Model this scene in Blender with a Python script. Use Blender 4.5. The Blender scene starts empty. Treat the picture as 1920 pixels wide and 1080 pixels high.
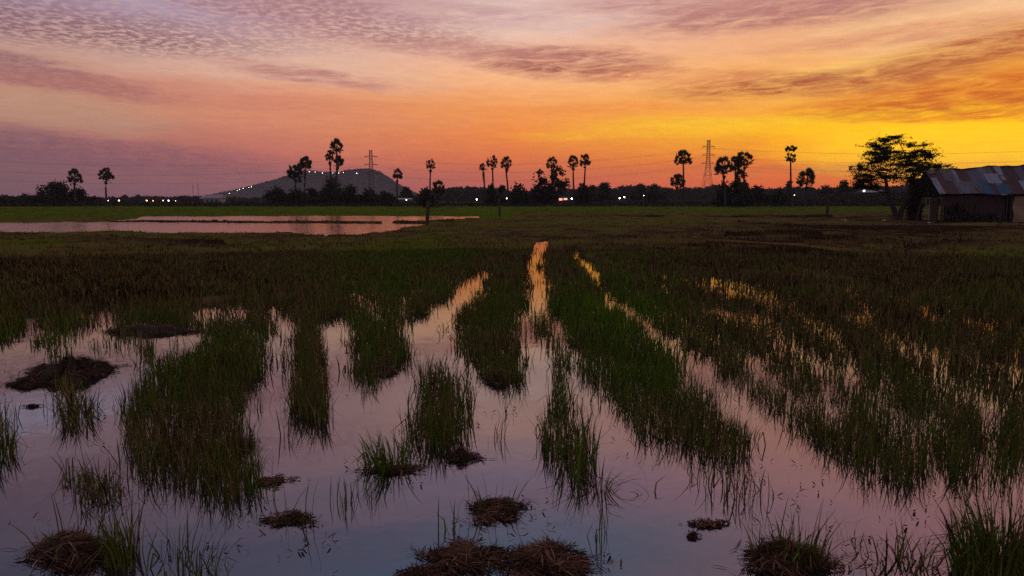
import bpy, math, random
import numpy as np

S = bpy.context.scene
COL = S.collection
rnd = random.Random(7)
rs = np.random.RandomState(11)
R = math.radians

# ------------------------------------------------------------------ camera
W, H, F = 1920.0, 1080.0, 1400.0
CAMH = 1.7
PITCH = math.atan((540 - 374) / F)           # looking a little down
cd = bpy.data.cameras.new("camera")
cd.sensor_width = 36.0
cd.lens = 36.0 * F / W
cd.clip_start = 0.05
cd.clip_end = 20000
cam = bpy.data.objects.new("camera", cd)
COL.objects.link(cam)
cam.location = (0, 0, CAMH)
cam.rotation_euler = (math.pi / 2 - PITCH, 0, 0)
S.camera = cam
CP, SP = math.cos(PITCH), math.sin(PITCH)

def ray(px, py):
    a = (px - 960.0) / F
    b = (540.0 - py) / F
    return a, CP + b * SP, -SP + b * CP       # world x, y, z

def G(px, py, z=0.0):                          # the ground point a pixel looks at
    x, y, zz = ray(px, py)
    t = (z - CAMH) / zz
    return x * t, y * t

def AT(px, py, Y):                             # point at depth Y
    x, y, z = ray(px, py)
    t = Y / y
    return np.array((x * t, Y, CAMH + z * t))

def PX(x, y, z=0.0):                           # world -> pixel (arrays)
    dz = z - CAMH
    f = y * CP - dz * SP
    u = y * SP + dz * CP
    f = np.where(np.abs(f) < 1e-3, 1e-3, f)
    px = 960 + F * x / f
    py = 540 - F * u / f
    bad = f < 0.3
    return np.where(bad, 960.0, px), np.where(bad, 5000.0, py)

def lin(c):
    o = []
    for v in c:
        v = v / 255.0
        o.append(v / 12.92 if v <= 0.04045 else ((v + 0.055) / 1.055) ** 2.4)
    return (o[0], o[1], o[2], 1.0)

# ------------------------------------------------------------------ world: afterglow sky
wd = bpy.data.worlds.new("World")
S.world = wd
wd.use_nodes = True
nt = wd.node_tree
nt.nodes.clear()
def N(t, tree=None, **kw):
    n = (tree or nt).nodes.new(t)
    for k, v in kw.items():
        setattr(n, k, v)
    return n
def L(a, b, tree=None):
    (tree or nt).links.new(a, b)
def M(op, a, b=None, c=None, tree=None, clamp=False):
    n = N('ShaderNodeMath', tree, operation=op)
    n.use_clamp = clamp
    for i, v in enumerate((a, b, c)):
        if v is None:
            continue
        if isinstance(v, (int, float)):
            n.inputs[i].default_value = v
        else:
            L(v, n.inputs[i], tree)
    return n.outputs[0]
def MIX(fac, a, b, tree=None, mode='MIX'):
    n = N('ShaderNodeMix', tree, data_type='RGBA', blend_type=mode)
    for i, v in ((0, fac), (6, a), (7, b)):
        if isinstance(v, (int, float)):
            n.inputs[i].default_value = v
        elif isinstance(v, tuple):
            n.inputs[i].default_value = v
        else:
            L(v, n.inputs[i], tree)
    return n.outputs[2]
def NOISE(vec, scale, detail=4, rough=0.55, tree=None, dist=0.0):
    n = N('ShaderNodeTexNoise', tree)
    n.inputs['Scale'].default_value = scale
    n.inputs['Detail'].default_value = detail
    n.inputs['Roughness'].default_value = rough
    n.inputs['Distortion'].default_value = dist
    if vec is not None:
        L(vec, n.inputs['Vector'], tree)
    return n.outputs[0]

tc = N('ShaderNodeTexCoord')
sp = N('ShaderNodeSeparateXYZ')
L(tc.outputs['Generated'], sp.inputs[0])
X, Y, Z = sp.outputs
az = M('MULTIPLY', M('ARCTAN2', X, Y), 57.29578)
hor = M('SQRT', M('ADD', M('MULTIPLY', X, X), M('MULTIPLY', Y, Y)))
el = M('MULTIPLY', M('ARCTAN2', Z, hor), 57.29578)
def comb(a, b, c=0.0, tree=None):
    n = N('ShaderNodeCombineXYZ', tree)
    for i, v in enumerate((a, b, c)):
        if isinstance(v, (int, float)):
            n.inputs[i].default_value = v
        else:
            L(v, n.inputs[i], tree)
    return n.outputs[0]
# streaky coordinates in (azimuth, elevation) degrees
streak = comb(M('MULTIPLY', az, 0.05), M('MULTIPLY', el, 0.33))
n1 = M('SUBTRACT', NOISE(streak, 1.0, 5, 0.6), 0.5)
streak2 = comb(M('MULTIPLY', az, 0.16), M('MULTIPLY', M('ADD', el, M('MULTIPLY', az, 0.04)), 1.1))
n2 = M('SUBTRACT', NOISE(streak2, 1.0, 6, 0.65), 0.5)
eln = M('ADD', el, M('ADD', M('MULTIPLY', n1, 2.2), M('MULTIPLY', n2, 1.1)))
# weaker warp close to the horizon
elk = M('MULTIPLY', M('ADD', el, 1.0), 0.25, clamp=True)
elw = M('ADD', M('MULTIPLY', eln, elk), M('MULTIPLY', el, M('SUBTRACT', 1.0, elk)))
fac = M('DIVIDE', M('ADD', elw, 2.0), 92.0)
def EL(py):
    return math.degrees(math.atan((540 - py) / F) - PITCH)
def ramp(stops):
    n = N('ShaderNodeValToRGB')
    cr = n.color_ramp
    L(fac, n.inputs[0])
    stops = sorted(stops)
    while len(cr.elements) < len(stops):
        cr.elements.new(0.5)
    for e, (d, c) in zip(cr.elements, stops):
        e.position = (d + 2.0) / 92.0
        e.color = lin(c)
    return n.outputs[0]
def yy(*p):
    return [(EL(a), c) for a, c in p]
st = []
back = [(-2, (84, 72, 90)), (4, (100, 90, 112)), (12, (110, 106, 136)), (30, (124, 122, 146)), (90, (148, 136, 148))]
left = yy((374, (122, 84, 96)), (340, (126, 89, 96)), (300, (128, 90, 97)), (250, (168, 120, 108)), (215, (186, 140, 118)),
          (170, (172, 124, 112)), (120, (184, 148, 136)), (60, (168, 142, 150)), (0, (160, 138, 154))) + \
       [(18, (130, 110, 128)), (24, (92, 94, 120)), (32, (78, 98, 122)), (50, (142, 134, 148)), (90, (148, 136, 148))]  # unseen overhead stops raised to light the fields, likewise in the ramps below
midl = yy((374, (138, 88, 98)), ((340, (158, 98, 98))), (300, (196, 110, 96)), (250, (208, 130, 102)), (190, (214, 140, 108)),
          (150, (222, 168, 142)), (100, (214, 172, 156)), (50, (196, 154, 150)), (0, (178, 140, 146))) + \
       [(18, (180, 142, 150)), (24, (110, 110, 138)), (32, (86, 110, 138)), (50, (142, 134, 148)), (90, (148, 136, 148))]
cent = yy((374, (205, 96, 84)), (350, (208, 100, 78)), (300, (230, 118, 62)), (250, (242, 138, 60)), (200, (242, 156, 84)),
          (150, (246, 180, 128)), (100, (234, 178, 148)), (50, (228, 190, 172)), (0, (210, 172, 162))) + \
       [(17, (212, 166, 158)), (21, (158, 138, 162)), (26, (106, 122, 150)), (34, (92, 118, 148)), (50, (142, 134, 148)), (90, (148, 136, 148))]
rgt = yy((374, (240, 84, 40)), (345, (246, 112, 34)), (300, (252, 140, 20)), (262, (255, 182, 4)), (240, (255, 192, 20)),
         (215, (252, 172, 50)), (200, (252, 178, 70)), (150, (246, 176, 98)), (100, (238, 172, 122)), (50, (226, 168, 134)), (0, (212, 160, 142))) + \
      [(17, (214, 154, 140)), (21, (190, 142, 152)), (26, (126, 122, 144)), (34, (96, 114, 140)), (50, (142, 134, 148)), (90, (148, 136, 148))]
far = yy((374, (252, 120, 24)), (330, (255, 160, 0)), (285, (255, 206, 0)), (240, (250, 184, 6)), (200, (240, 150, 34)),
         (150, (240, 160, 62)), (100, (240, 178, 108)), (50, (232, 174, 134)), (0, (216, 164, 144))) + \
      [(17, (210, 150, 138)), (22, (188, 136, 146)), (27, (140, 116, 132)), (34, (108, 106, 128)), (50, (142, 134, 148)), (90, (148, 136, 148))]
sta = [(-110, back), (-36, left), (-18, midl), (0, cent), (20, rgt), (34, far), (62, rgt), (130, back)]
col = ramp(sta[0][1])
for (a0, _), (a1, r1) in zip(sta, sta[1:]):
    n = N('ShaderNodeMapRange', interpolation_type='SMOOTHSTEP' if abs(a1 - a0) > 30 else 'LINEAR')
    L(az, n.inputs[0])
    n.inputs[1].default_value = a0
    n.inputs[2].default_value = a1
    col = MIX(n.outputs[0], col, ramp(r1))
# cloud patches, each a warped soft streak fixed in the sky
zs = M('ADD', M('MAXIMUM', Z, 0.0), 0.06)
plane = comb(M('DIVIDE', X, zs), M('DIVIDE', Y, zs))
mott = NOISE(plane, 23.0, 3, 0.55, dist=0.25)
mottf = M('MULTIPLY', M('SUBTRACT', mott, 0.36), 4.6, clamp=True)
wisp = NOISE(comb(M('MULTIPLY', az, 0.34), M('MULTIPLY', M('ADD', el, M('MULTIPLY', az, -0.05)), 2.3)), 1.0, 8, 0.72, dist=0.5)
wispf = M('MULTIPLY', M('SUBTRACT', wisp, 0.32), 3.6, clamp=True)
grain = NOISE(comb(M('MULTIPLY', az, 1.1), M('MULTIPLY', el, 4.0)), 1.0, 4, 0.7)
grainf = M('MULTIPLY', M('SUBTRACT', grain, 0.2), 1.7, clamp=True)
waz = M('ADD', az, M('MULTIPLY', n2, 5.0))
wel = M('ADD', el, M('ADD', M('MULTIPLY', n2, 1.4), M('MULTIPLY', n1, 1.0)))
wv = comb(waz, wel)
def patch(cx, cy, hw, hh, ang, c, s, kind='w', gain=1.0):
    global col
    a0 = math.degrees(math.atan((cx - 960) / F / (CP + (540 - cy) / F * SP)))
    e0 = EL(cy)
    mp = N('ShaderNodeMapping', vector_type='TEXTURE')
    L(wv, mp.inputs[0])
    mp.inputs['Location'].default_value = (a0, e0, 0)
    mp.inputs['Rotation'].default_value = (0, 0, R(-ang))
    k = 1.35
    mp.inputs['Scale'].default_value = (hw / 24.5 * k, hh / 24.5 * k, 1)
    g = N('ShaderNodeTexGradient', gradient_type='SPHERICAL')
    L(mp.outputs[0], g.inputs[0])
    f = M('MULTIPLY', M('SMOOTH_MIN', M('MULTIPLY', g.outputs[1], 1.9), 1.0, 0.3), s)
    t = {'w': wispf, 'm': mottf, 'g': grainf}.get(kind)
    if t is not None:
        f = M('MULTIPLY', f, t)
    f = M('MULTIPLY', f, 1.0, clamp=True)
    cc = lin(c)
    col = MIX(f, col, (cc[0] * gain, cc[1] * gain, cc[2] * gain, 1.0))
patch(150, 35, 260, 40, 4, (172, 172, 204), 0.8, 'm')
patch(430, 118, 300, 34, 4, (212, 178, 164), 0.6, 'm')
patch(90, 230, 170, 26, 6, (184, 142, 118), 0.7, '')
patch(1000, 22, 260, 34, 0, (222, 192, 186), 0.7)
patch(1760, 82, 190, 40, -4, (246, 200, 148), 0.7)
patch(1620, 148, 160, 16, -6, (252, 206, 112), 0.8)
patch(1500, 236, 330, 12, 0, (255, 204, 40), 0.8, 'g')
patch(1190, 250, 210, 10, -1, (255, 190, 36), 0.7, 'g')
patch(1870, 284, 280, 52, 0, (255, 192, 0), 0.95, '', 1.25)
patch(1500, 250, 240, 10, 0, (255, 190, 16), 0.6, 'g', 1.1)
patch(560, 232, 260, 16, 1, (218, 140, 104), 0.5, 'g')
patch(640, 150, 200, 16, 4, (218, 170, 146), 0.4)
# darker clouds
patch(1060, 118, 170, 26, 3, (158, 90, 84), 0.95)
patch(870, 92, 190, 18, 4, (188, 128, 118), 0.7)
patch(1520, 172, 230, 20, -1, (176, 94, 58), 1.0)
patch(1300, 150, 170, 14, 2, (210, 124, 84), 0.6)
patch(1850, 205, 260, 30, -3, (208, 106, 30), 1.0)
patch(1880, 128, 210, 26, -8, (184, 102, 58), 1.0)
patch(1450, 48, 260, 26, -1, (170, 110, 106), 0.85)
patch(1300, 22, 230, 18, 2, (182, 124, 118), 0.8)
patch(1700, 96, 200, 14, -3, (208, 130, 98), 0.7)
patch(1700, 12, 300, 14, 0, (190, 138, 128), 0.7)
patch(1840, 240, 170, 9, -1, (222, 118, 24), 0.9)
patch(90, 88, 290, 34, 3, (134, 94, 104), 0.9, 'm')
patch(520, 28, 330, 36, 7, (158, 112, 118), 0.8, 'm')
patch(330, 70, 260, 26, 5, (160, 122, 130), 0.6, 'm')
patch(80, 172, 190, 20, 9, (122, 82, 96), 0.95, 'g')
patch(560, 148, 150, 13, 6, (168, 102, 102), 0.7)
patch(60, 292, 420, 26, 4, (114, 80, 98), 0.85, 'g')
patch(820, 25, 220, 22, 3, (176, 130, 134), 0.6)
patch(360, 190, 280, 18, 3, (196, 116, 102), 0.5, 'g')
patch(1150, 205, 260, 10, 0, (228, 128, 70), 0.5, 'g')
patch(1500, 318, 260, 9, 0, (214, 104, 60), 0.6, 'g')
# clouds higher up, met only in the water
patch(300, -330, 500, 50, 0, (112, 90, 110), 0.4, 'g')
patch(1700, -380, 420, 90, 8, (196, 130, 130), 0.55, 'g')
patch(250, -120, 360, 40, 4, (120, 92, 116), 0.5, 'm')
patch(900, -250, 420, 30, 3, (170, 128, 142), 0.5, 'g')
# fine streaks through the whole sky
fs = NOISE(comb(M('MULTIPLY', az, 0.5), M('MULTIPLY', M('ADD', el, M('MULTIPLY', az, 0.03)), 3.2)), 1.0, 6, 0.7)
gn = M('ADD', 0.82, M('MULTIPLY', fs, 0.36))
vm = N('ShaderNodeVectorMath', operation='SCALE')
L(col, vm.inputs[0]); L(gn, vm.inputs['Scale'])
col = vm.outputs[0]
dn = N('ShaderNodeMapRange')
L(el, dn.inputs[0])
dn.inputs[1].default_value = -3.0
dn.inputs[2].default_value = -0.3
col = MIX(dn.outputs[0], (0.03, 0.022, 0.02, 1), col)
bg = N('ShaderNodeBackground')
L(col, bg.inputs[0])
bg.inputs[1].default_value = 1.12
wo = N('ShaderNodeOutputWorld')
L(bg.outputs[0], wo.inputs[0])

S.view_settings.view_transform = 'Standard'
S.view_settings.look = 'None'
S.view_settings.exposure = 0.0
S.view_settings.gamma = 1.0
S.render.engine = 'CYCLES'
try:
    S.cycles.use_denoising = False
    S.cycles.sample_clamp_indirect = 2.0
    S.cycles.max_bounces = 6
    S.cycles.diffuse_bounces = 2
    S.cycles.glossy_bounces = 3
    S.cycles.transparent_max_bounces = 6
except Exception:
    pass

# ------------------------------------------------------------------ helpers
def new_mat(name):
    m = bpy.data.materials.new(name)
    m.use_nodes = True
    t = m.node_tree
    b = t.nodes['Principled BSDF']
    b.inputs['Specular IOR Level'].default_value = 0.2
    b.inputs['Roughness'].default_value = 0.85
    return m, t, b

def simple(name, c1, c2, scale=5.0, rough=0.85, bump=0.0, spec=0.2, metallic=0.0):
    m, t, b = new_mat(name)
    g = N('ShaderNodeTexCoord', t)
    n = NOISE(g.outputs['Object'], scale, 5, 0.6, t)
    L(MIX(M('MULTIPLY', M('SUBTRACT', n, 0.3), 2.4, tree=t, clamp=True), (*c1, 1), (*c2, 1), t), b.inputs['Base Color'], t)
    b.inputs['Roughness'].default_value = rough
    b.inputs['Specular IOR Level'].default_value = spec
    b.inputs['Metallic'].default_value = metallic
    if bump:
        bp = N('ShaderNodeBump', t)
        bp.inputs['Strength'].default_value = bump
        bp.inputs['Distance'].default_value = 0.02
        L(n, bp.inputs['Height'], t)
        L(bp.outputs[0], b.inputs['Normal'], t)
    return m

def attr_mat(name, ramp_stops, rough=0.7, spec=0.06, noise=0.0, nscale=3.0, trans=0.0):
    """colour picked along a ramp by the 'tint' attribute of the mesh"""
    m, t, b = new_mat(name)
    a = N('ShaderNodeAttribute', t)
    a.attribute_name = 'tint'
    v = a.outputs['Fac']
    if noise:
        g = N('ShaderNodeTexCoord', t)
        n = NOISE(g.outputs['Object'], nscale, 6, 0.65, t)
        v = M('ADD', v, M('MULTIPLY', M('SUBTRACT', n, 0.5), noise, tree=t), tree=t)
    cr = N('ShaderNodeValToRGB', t)
    els = cr.color_ramp.elements
    while len(els) < len(ramp_stops):
        els.new(0.5)
    for e, (p, c) in zip(els, ramp_stops):
        e.position = p
        e.color = (*c, 1)
    L(v, cr.inputs[0], t)
    L(cr.outputs[0], b.inputs['Base Color'], t)
    b.inputs['Roughness'].default_value = rough
    b.inputs['Specular IOR Level'].default_value = spec
    return m

def npmesh(name, V, Fq, tint=None, smooth=False):
    V = np.asarray(V, dtype=np.float32)
    Fq = np.asarray(Fq, dtype=np.int32)
    k = Fq.shape[1]
    me = bpy.data.meshes.new(name)
    me.vertices.add(len(V))
    me.vertices.foreach_set('co', V.ravel())
    me.loops.add(Fq.size)
    me.loops.foreach_set('vertex_index', Fq.ravel())
    me.polygons.add(len(Fq))
    me.polygons.foreach_set('loop_start', np.arange(0, Fq.size, k, dtype=np.int32))
    me.polygons.foreach_set('loop_total', np.full(len(Fq), k, dtype=np.int32))
    if smooth:
        me.polygons.foreach_set('use_smooth', np.ones(len(Fq), dtype=bool))
    me.update(calc_edges=True)
    if tint is not None:
        at = me.attributes.new('tint', 'FLOAT', 'POINT')
        at.data.foreach_set('value', np.asarray(tint, dtype=np.float32).ravel())
    me.validate()
    return me

def obj(name, me, mat, parent=None, loc=None):
    o = bpy.data.objects.new(name, me)
    COL.objects.link(o)
    if mat is not None:
        me.materials.append(mat)
    if parent is not None:
        o.parent = parent
    if loc is not None:
        o.location = tuple(float(v) for v in loc)
    return o

def tag(o, label=None, cat=None, group=None, kind=None):
    if label: o['label'] = label
    if cat: o['category'] = cat
    if group: o['group'] = group
    if kind: o['kind'] = kind
    return o

def thing(name, loc, label, cat, group=None, rz=0.0):
    o = bpy.data.objects.new(name, None)
    COL.objects.link(o)
    o.empty_display_size = 0.2
    o.location = tuple(float(v) for v in loc)
    o.rotation_euler = (0, 0, rz)
    return tag(o, label, cat, group)

class MB:
    """collects quads/tris as one mesh"""
    def __init__(s):
        s.v = []; s.f = []
    def box(s, c, d, ax=None):
        c = np.array(c, float)
        A = np.eye(3) if ax is None else np.array(ax, float)
        i = len(s.v)
        for a in (-1, 1):
            for b in (-1, 1):
                for e in (-1, 1):
                    s.v.append(c + A[0] * a * d[0] / 2 + A[1] * b * d[1] / 2 + A[2] * e * d[2] / 2)
        for q in ((0, 1, 3, 2), (4, 6, 7, 5), (0, 4, 5, 1), (2, 3, 7, 6), (0, 2, 6, 4), (1, 5, 7, 3)):
            s.f.append([i + k for k in q])
    def tube(s, pts, rad, n=7):
        pts = [np.array(p, float) for p in pts]
        i0 = len(s.v)
        for k, p in enumerate(pts):
            d = pts[min(k + 1, len(pts) - 1)] - pts[max(k - 1, 0)]
            d = d / (np.linalg.norm(d) + 1e-9)
            u = np.cross(d, (0, 0, 1.0))
            if np.linalg.norm(u) < 0.1:
                u = np.cross(d, (1.0, 0, 0))
            u /= np.linalg.norm(u)
            w = np.cross(d, u)
            r = rad[k] if hasattr(rad, '__len__') else rad
            for j in range(n):
                a = 2 * math.pi * j / n
                s.v.append(p + (u * math.cos(a) + w * math.sin(a)) * r)
        for k in range(len(pts) - 1):
            for j in range(n):
                a = i0 + k * n + j
                b = i0 + k * n + (j + 1) % n
                s.f.append([a, b, b + n, a + n])
        for base in (i0, i0 + (len(pts) - 1) * n):
            s.f.append([base + j for j in range(n)])
    def mesh(s, name, smooth=False):
        me = bpy.data.meshes.new(name)
        me.from_pydata([tuple(map(float, v)) for v in s.v], [], s.f)
        if smooth:
            for p in me.polygons:
                p.use_smooth = len(p.vertices) == 4
        me.update()
        return me

# value noise on arrays
def _h(ix, iy, seed):
    n = (ix * 374761393 + iy * 668265263 + seed * 69069) & 0x7fffffff
    n = ((n ^ (n >> 13)) * 1274126177) & 0x7fffffff
    return ((n ^ (n >> 16)) & 0xffff) / 65535.0
def vn(x, y, seed=0):
    x = np.asarray(x, float); y = np.asarray(y, float)
    ix = np.floor(x).astype(np.int64); iy = np.floor(y).astype(np.int64)
    fx = x - ix; fy = y - iy
    fx = fx * fx * (3 - 2 * fx); fy = fy * fy * (3 - 2 * fy)
    a = _h(ix, iy, seed); b = _h(ix + 1, iy, seed); c = _h(ix, iy + 1, seed); d = _h(ix + 1, iy + 1, seed)
    return (a * (1 - fx) + b * fx) * (1 - fy) + (c * (1 - fx) + d * fx) * fy
def fbm(x, y, seed=0, o=4):
    s = 0; a = 0.5; t = 0
    for k in range(o):
        s = s + a * vn(x * 2 ** k, y * 2 ** k, seed + k * 17); t += a; a *= 0.55
    return s / t
def sst(a, b, x):
    t = np.clip((x - a) / (b - a), 0, 1)
    return t * t * (3 - 2 * t)
def inpoly(px, py, poly):
    r = np.zeros(np.shape(px), bool)
    n = len(poly)
    for i in range(n):
        x1, y1 = poly[i]; x2, y2 = poly[(i + 1) % n]
        if y1 == y2:
            continue
        c = (py > min(y1, y2)) & (py <= max(y1, y2)) & (px < x1 + (py - y1) * (x2 - x1) / (y2 - y1))
        r ^= c
    return r
def strip(px, py, pts, ys=1.0):
    """1 at the middle of a polyline, 0 at its half-width (pts = x, y, half-width); ys squeezes y"""
    best = np.full(np.shape(px), -9.0)
    for (x1, y1, w1), (x2, y2, w2) in zip(pts, pts[1:]):
        dx, dy = x2 - x1, (y2 - y1) * ys
        t = np.clip(((px - x1) * dx + (py - y1) * ys * dy) / (dx * dx + dy * dy), 0, 1)
        d = np.hypot(px - x1 - t * dx, (py - y1) * ys - t * dy)
        best = np.maximum(best, 1 - d / (w1 + (w2 - w1) * t))
    return best

# ------------------------------------------------------------------ lie of the land (described on the ground seen by the photograph)
POND = [(-900, 419), (0, 417.5), (180, 415.5), (240, 411), (275, 405.5), (500, 404.5), (720, 404.5), (905, 405.5),
        (900, 410), (820, 413), (800, 422), (775, 428), (740, 434), (690, 441), (650, 443), (560, 441), (400, 439), (0, 437), (-900, 441)]
BANK1 = [(200, 415.0, .8), (450, 416.5, .9), (640, 417.5, 1.5), (716, 418, 1.2)]
BANK2 = [(740, 417, 1.5), (790, 417.5, 2.6), (850, 415, 2.6)]
FLOOD = [(-900, 620), (-300, 590), (0, 576), (300, 570), (500, 560), (640, 540), (760, 535), (860, 512), (930, 492), (980, 478), (992, 476), (1006, 452), (1028, 450), (1032, 470),
         (1058, 476), (1060, 463), (1080, 463), (1098, 484), (1140, 498), (1250, 505), (1450, 515), (1700, 535), (1920, 560), (2600, 610), (2600, 6000), (-900, 6000)]
OPEN = [(-900, 660), (-300, 640), (0, 622), (180, 612), (400, 612), (500, 598), (600, 608), (650, 588), (690, 598), (740, 622),
        (765, 602), (820, 562), (878, 524), (914, 500), (930, 518), (884, 575), (858, 615), (856, 645), (886, 690), (925, 722), (960, 722),
        (978, 700), (968, 645), (974, 590), (982, 530), (985, 484), (1010, 452), (1026, 451), (1025, 500), (1038, 560), (1062, 612), (1080, 655),
        (1098, 700), (1130, 745), (1175, 790), (1225, 830), (1330, 872), (1400, 880), (1412, 850), (1362, 795), (1305, 735), (1240, 660), (1205, 615),
        (1250, 615), (1318, 665), (1392, 725), (1480, 785), (1560, 845), (1620, 890), (1700, 915), (1800, 905), (1920, 900), (2500, 950),
        (2600, 6000), (-900, 6000)]
STRIPS = [  # root band centre lines in the open water, half widths, density
    ([(470, 632, 38), (430, 680, 55), (380, 725, 78), (340, 770, 95), (335, 815, 92), (375, 852, 82), (425, 895, 52), (450, 915, 34)], 1.15),
    ([(95, 610, 26), (105, 652, 24)], .55),
    ([(20, 612, 18), (6, 655, 14)], .6),
    ([(390, 606, 26), (440, 628, 34)], .8),
    ([(560, 602, 16), (572, 636, 14)], .5),
    ([(230, 608, 14), (262, 640, 12)], .4),
    ([(705, 605, 55), (712, 650, 48), (706, 690, 32), (700, 722, 16)], 0.8),
    ([(1008, 600, 8), (1028, 635, 16), (1046, 675, 18), (1052, 705, 9)], 0.45),
]
CHAN = [  # open channels inside the standing grass (x, y, half width), how open
    ([(1066, 466, 5), (1090, 488, 10), (1114, 508, 12), (1135, 540, 9), (1142, 575, 9)], 1.0),
    ([(1200, 505, 4), (1290, 530, 5.6), (1380, 560, 6.72)], 0.82),
    ([(1460, 505, 4.48), (1560, 522, 4.48), (1680, 545, 5.6), (1800, 562, 6.72)], 0.72),
    ([(1700, 640, 8.96), (1800, 672, 10.1), (1920, 705, 11.2)], 0.92),
    ([(1600, 765, 10.1), (1690, 825, 13.4), (1770, 890, 15.7)], 0.87),
    ([(1480, 640, 8.96), (1560, 690, 10.1), (1650, 745, 11.2), (1740, 800, 13.4), (1830, 860, 15.7)], 0.92),
    ([(1142, 560, 7), (1190, 592, 12), (1235, 630, 20)], 1.0),
    ([(1180, 538, 5), (1255, 585, 7.84), (1330, 630, 10.1), (1400, 662, 12.3), (1440, 710, 13.4), (1500, 752, 13.4), (1570, 775, 15.7)], 0.8),
    ([(1320, 525, 5.6), (1380, 546, 7.84), (1450, 568, 8.96), (1520, 600, 10.1), (1578, 645, 11.2), (1602, 700, 15.7)], 0.95),
    ([(1345, 586, 6.72), (1430, 600, 8.96), (1490, 650, 11.2), (1545, 705, 13.4), (1560, 760, 11.2)], 0.92),
    ([(1540, 538, 5.6), (1610, 556, 6.72), (1650, 640, 8.96), (1720, 668, 11.2), (1800, 720, 13.4), (1850, 775, 17.9), (1855, 850, 17.9)], 0.87),
    ([(1690, 570, 5.6), (1760, 598, 7.84), (1880, 604, 8.96), (1960, 640, 8.96)], 0.82),
    ([(1110, 478, 4), (1160, 505, 5), (1240, 540, 6), (1330, 580, 7), (1410, 622, 9), (1470, 668, 10)], .7),
    ([(1240, 495, 4), (1340, 522, 5), (1460, 550, 6), (1590, 590, 8), (1700, 640, 9), (1790, 700, 11)], .7),
    ([(1330, 488, 3), (1480, 512, 4), (1640, 550, 5), (1800, 600, 7), (1940, 660, 9)], .6),
    ([(370, 586, 20), (450, 584, 22)], 0.9),
    ([(50, 585, 12), (62, 615, 16)], .9),
    ([(150, 590, 10), (215, 602, 20)], .9),
    ([(505, 572, 10), (530, 604, 16)], .9),
    ([(705, 545, 6), (722, 600, 12)], .85),
    ([(775, 530, 6), (752, 590, 10)], .8),
    ([(655, 560, 12), (690, 575, 14)], 0.92),
]
DYKES = [[(1480, 431, 2.5), (1620, 430, 4), (1760, 433, 4.5), (1990, 431, 4)], [(1150, 408.5, 1.0), (1245, 408.8, 1.3)], [(1370, 409, .9), (1560, 408.4, 1.2)],
         [(1360, 445, 3), (1480, 440, 3.5), (1540, 446, 3)], [(120, 462, 3), (260, 458, 3.5), (420, 462, 3)], [(1700, 470, 4), (1800, 462, 5), (1960, 470, 5)]]
PATHS = [[(-60, 548, 5), (170, 524, 5), (300, 503, 4), (440, 488, 3)], [(640, 487, 2), (760, 470, 2)], [(1300, 452, 2), (1500, 462, 3), (1640, 476, 3)]]
def pond_mask(px, py, x, y):
    qx = px + (fbm(x * .35, y * .35, 5) - .5) * 22
    qy = py + (fbm(x * .5, y * .5, 9) - .5) * 2.4
    m = inpoly(qx, qy, POND)
    m &= ~((strip(qx, py + (fbm(x * .8, y * .8, 3) - .5) * 1.2, BANK1, 1.0) > 0) | (strip(qx, py, BANK2, 1.0) > 0))
    return m
def height(x, y):
    px, py = PX(x, y)
    r = np.hypot(x, y)
    z = 0.07 + (fbm(x * .22, y * .22, 21) - .5) * 0.10 + (fbm(x * 1.6, y * 1.6, 22) - .5) * 0.04
    # ruts and low dykes across the dry fields
    z = z + 0.10 * sst(0.86, 1.0, 1 - np.abs(fbm(x * .05 + y * .012, y * .16, 31) - .5) * 3) * (r > 22)
    kk = np.clip((py - 455) / 110, .05, 1)
    fl = inpoly(px + (fbm(x * 1.2, y * 1.2, 7) - .5) * 40 * kk, py + (fbm(x * .8, y * .8, 8) - .5) * 22 * kk, FLOOD)
    fl |= (y < 3.0)
    for dk in DYKES:
        z = z + .16 * sst(0, .8, strip(px, py + (fbm(x * .5, y * .5, 88) - .5) * 3, dk, 1.0)) * (y > 10)
    z = np.where(fl, -0.07 + (fbm(x * 1.5, y * 1.5, 23) - .5) * 0.05, np.maximum(z, 0.02))
    pm = pond_mask(px, py, x, y) & (y > 20)
    z = np.where(pm, -0.15, z)
    bank = ((strip(px, py, BANK1, 1.0) > -.1) | (strip(px, py, BANK2, 1.0) > -.1)) & ~pm & (y > 20)
    z = np.where(bank, 0.07 + (fbm(x * .9, y * .9, 41) - .5) * 0.14, z)
    z = np.where(r > 230, 0.05 + (z - 0.05) * 0.3, z)
    return z

def green(px, py, x, y):
    """how green the grass is at a spot: 0 dry straw brown ... 1 fresh green"""
    g = 0.30 + (fbm(x * .12, y * .12, 51) - .5) * 0.9 + (fbm(x * .6, y * .6, 52) - .5) * 0.6
    def bump(cx, cy, rx, ry, a):
        return a * np.exp(-(((px - cx) / rx) ** 2 + ((py - cy) / ry) ** 2))
    g = g + .06 + bump(1170, 600, 110, 110, .45) + bump(1250, 720, 90, 60, .2) + bump(830, 470, 190, 45, .30) + bump(690, 530, 200, 50, .32) + bump(1250, 440, 160, 30, .15)
    g = g - bump(250, 500, 330, 40, .04) - bump(150, 570, 400, 40, .14) - bump(1500, 480, 300, 50, .16) - bump(1650, 430, 300, 14, .15)
    g = g + sst(405, 393, py) * .52 * (px > 860) + sst(418, 408, py) * .50 * (px < 960) 
    g = g - sst(1300, 1900, px) * .05 - sst(900, 1080, py) * .1
    for dk in DYKES:
        g = g - .35 * sst(-.3, .5, strip(px, py, dk, 1.0))
    for dk in PATHS:
        g = g + (.46 - g) * .9 * sst(-.2, .5, strip(px, py + (fbm(x * .5, y * .5, 89) - .5) * 6, dk, 1.0))
    return np.clip(g, 0, 1)

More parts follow.
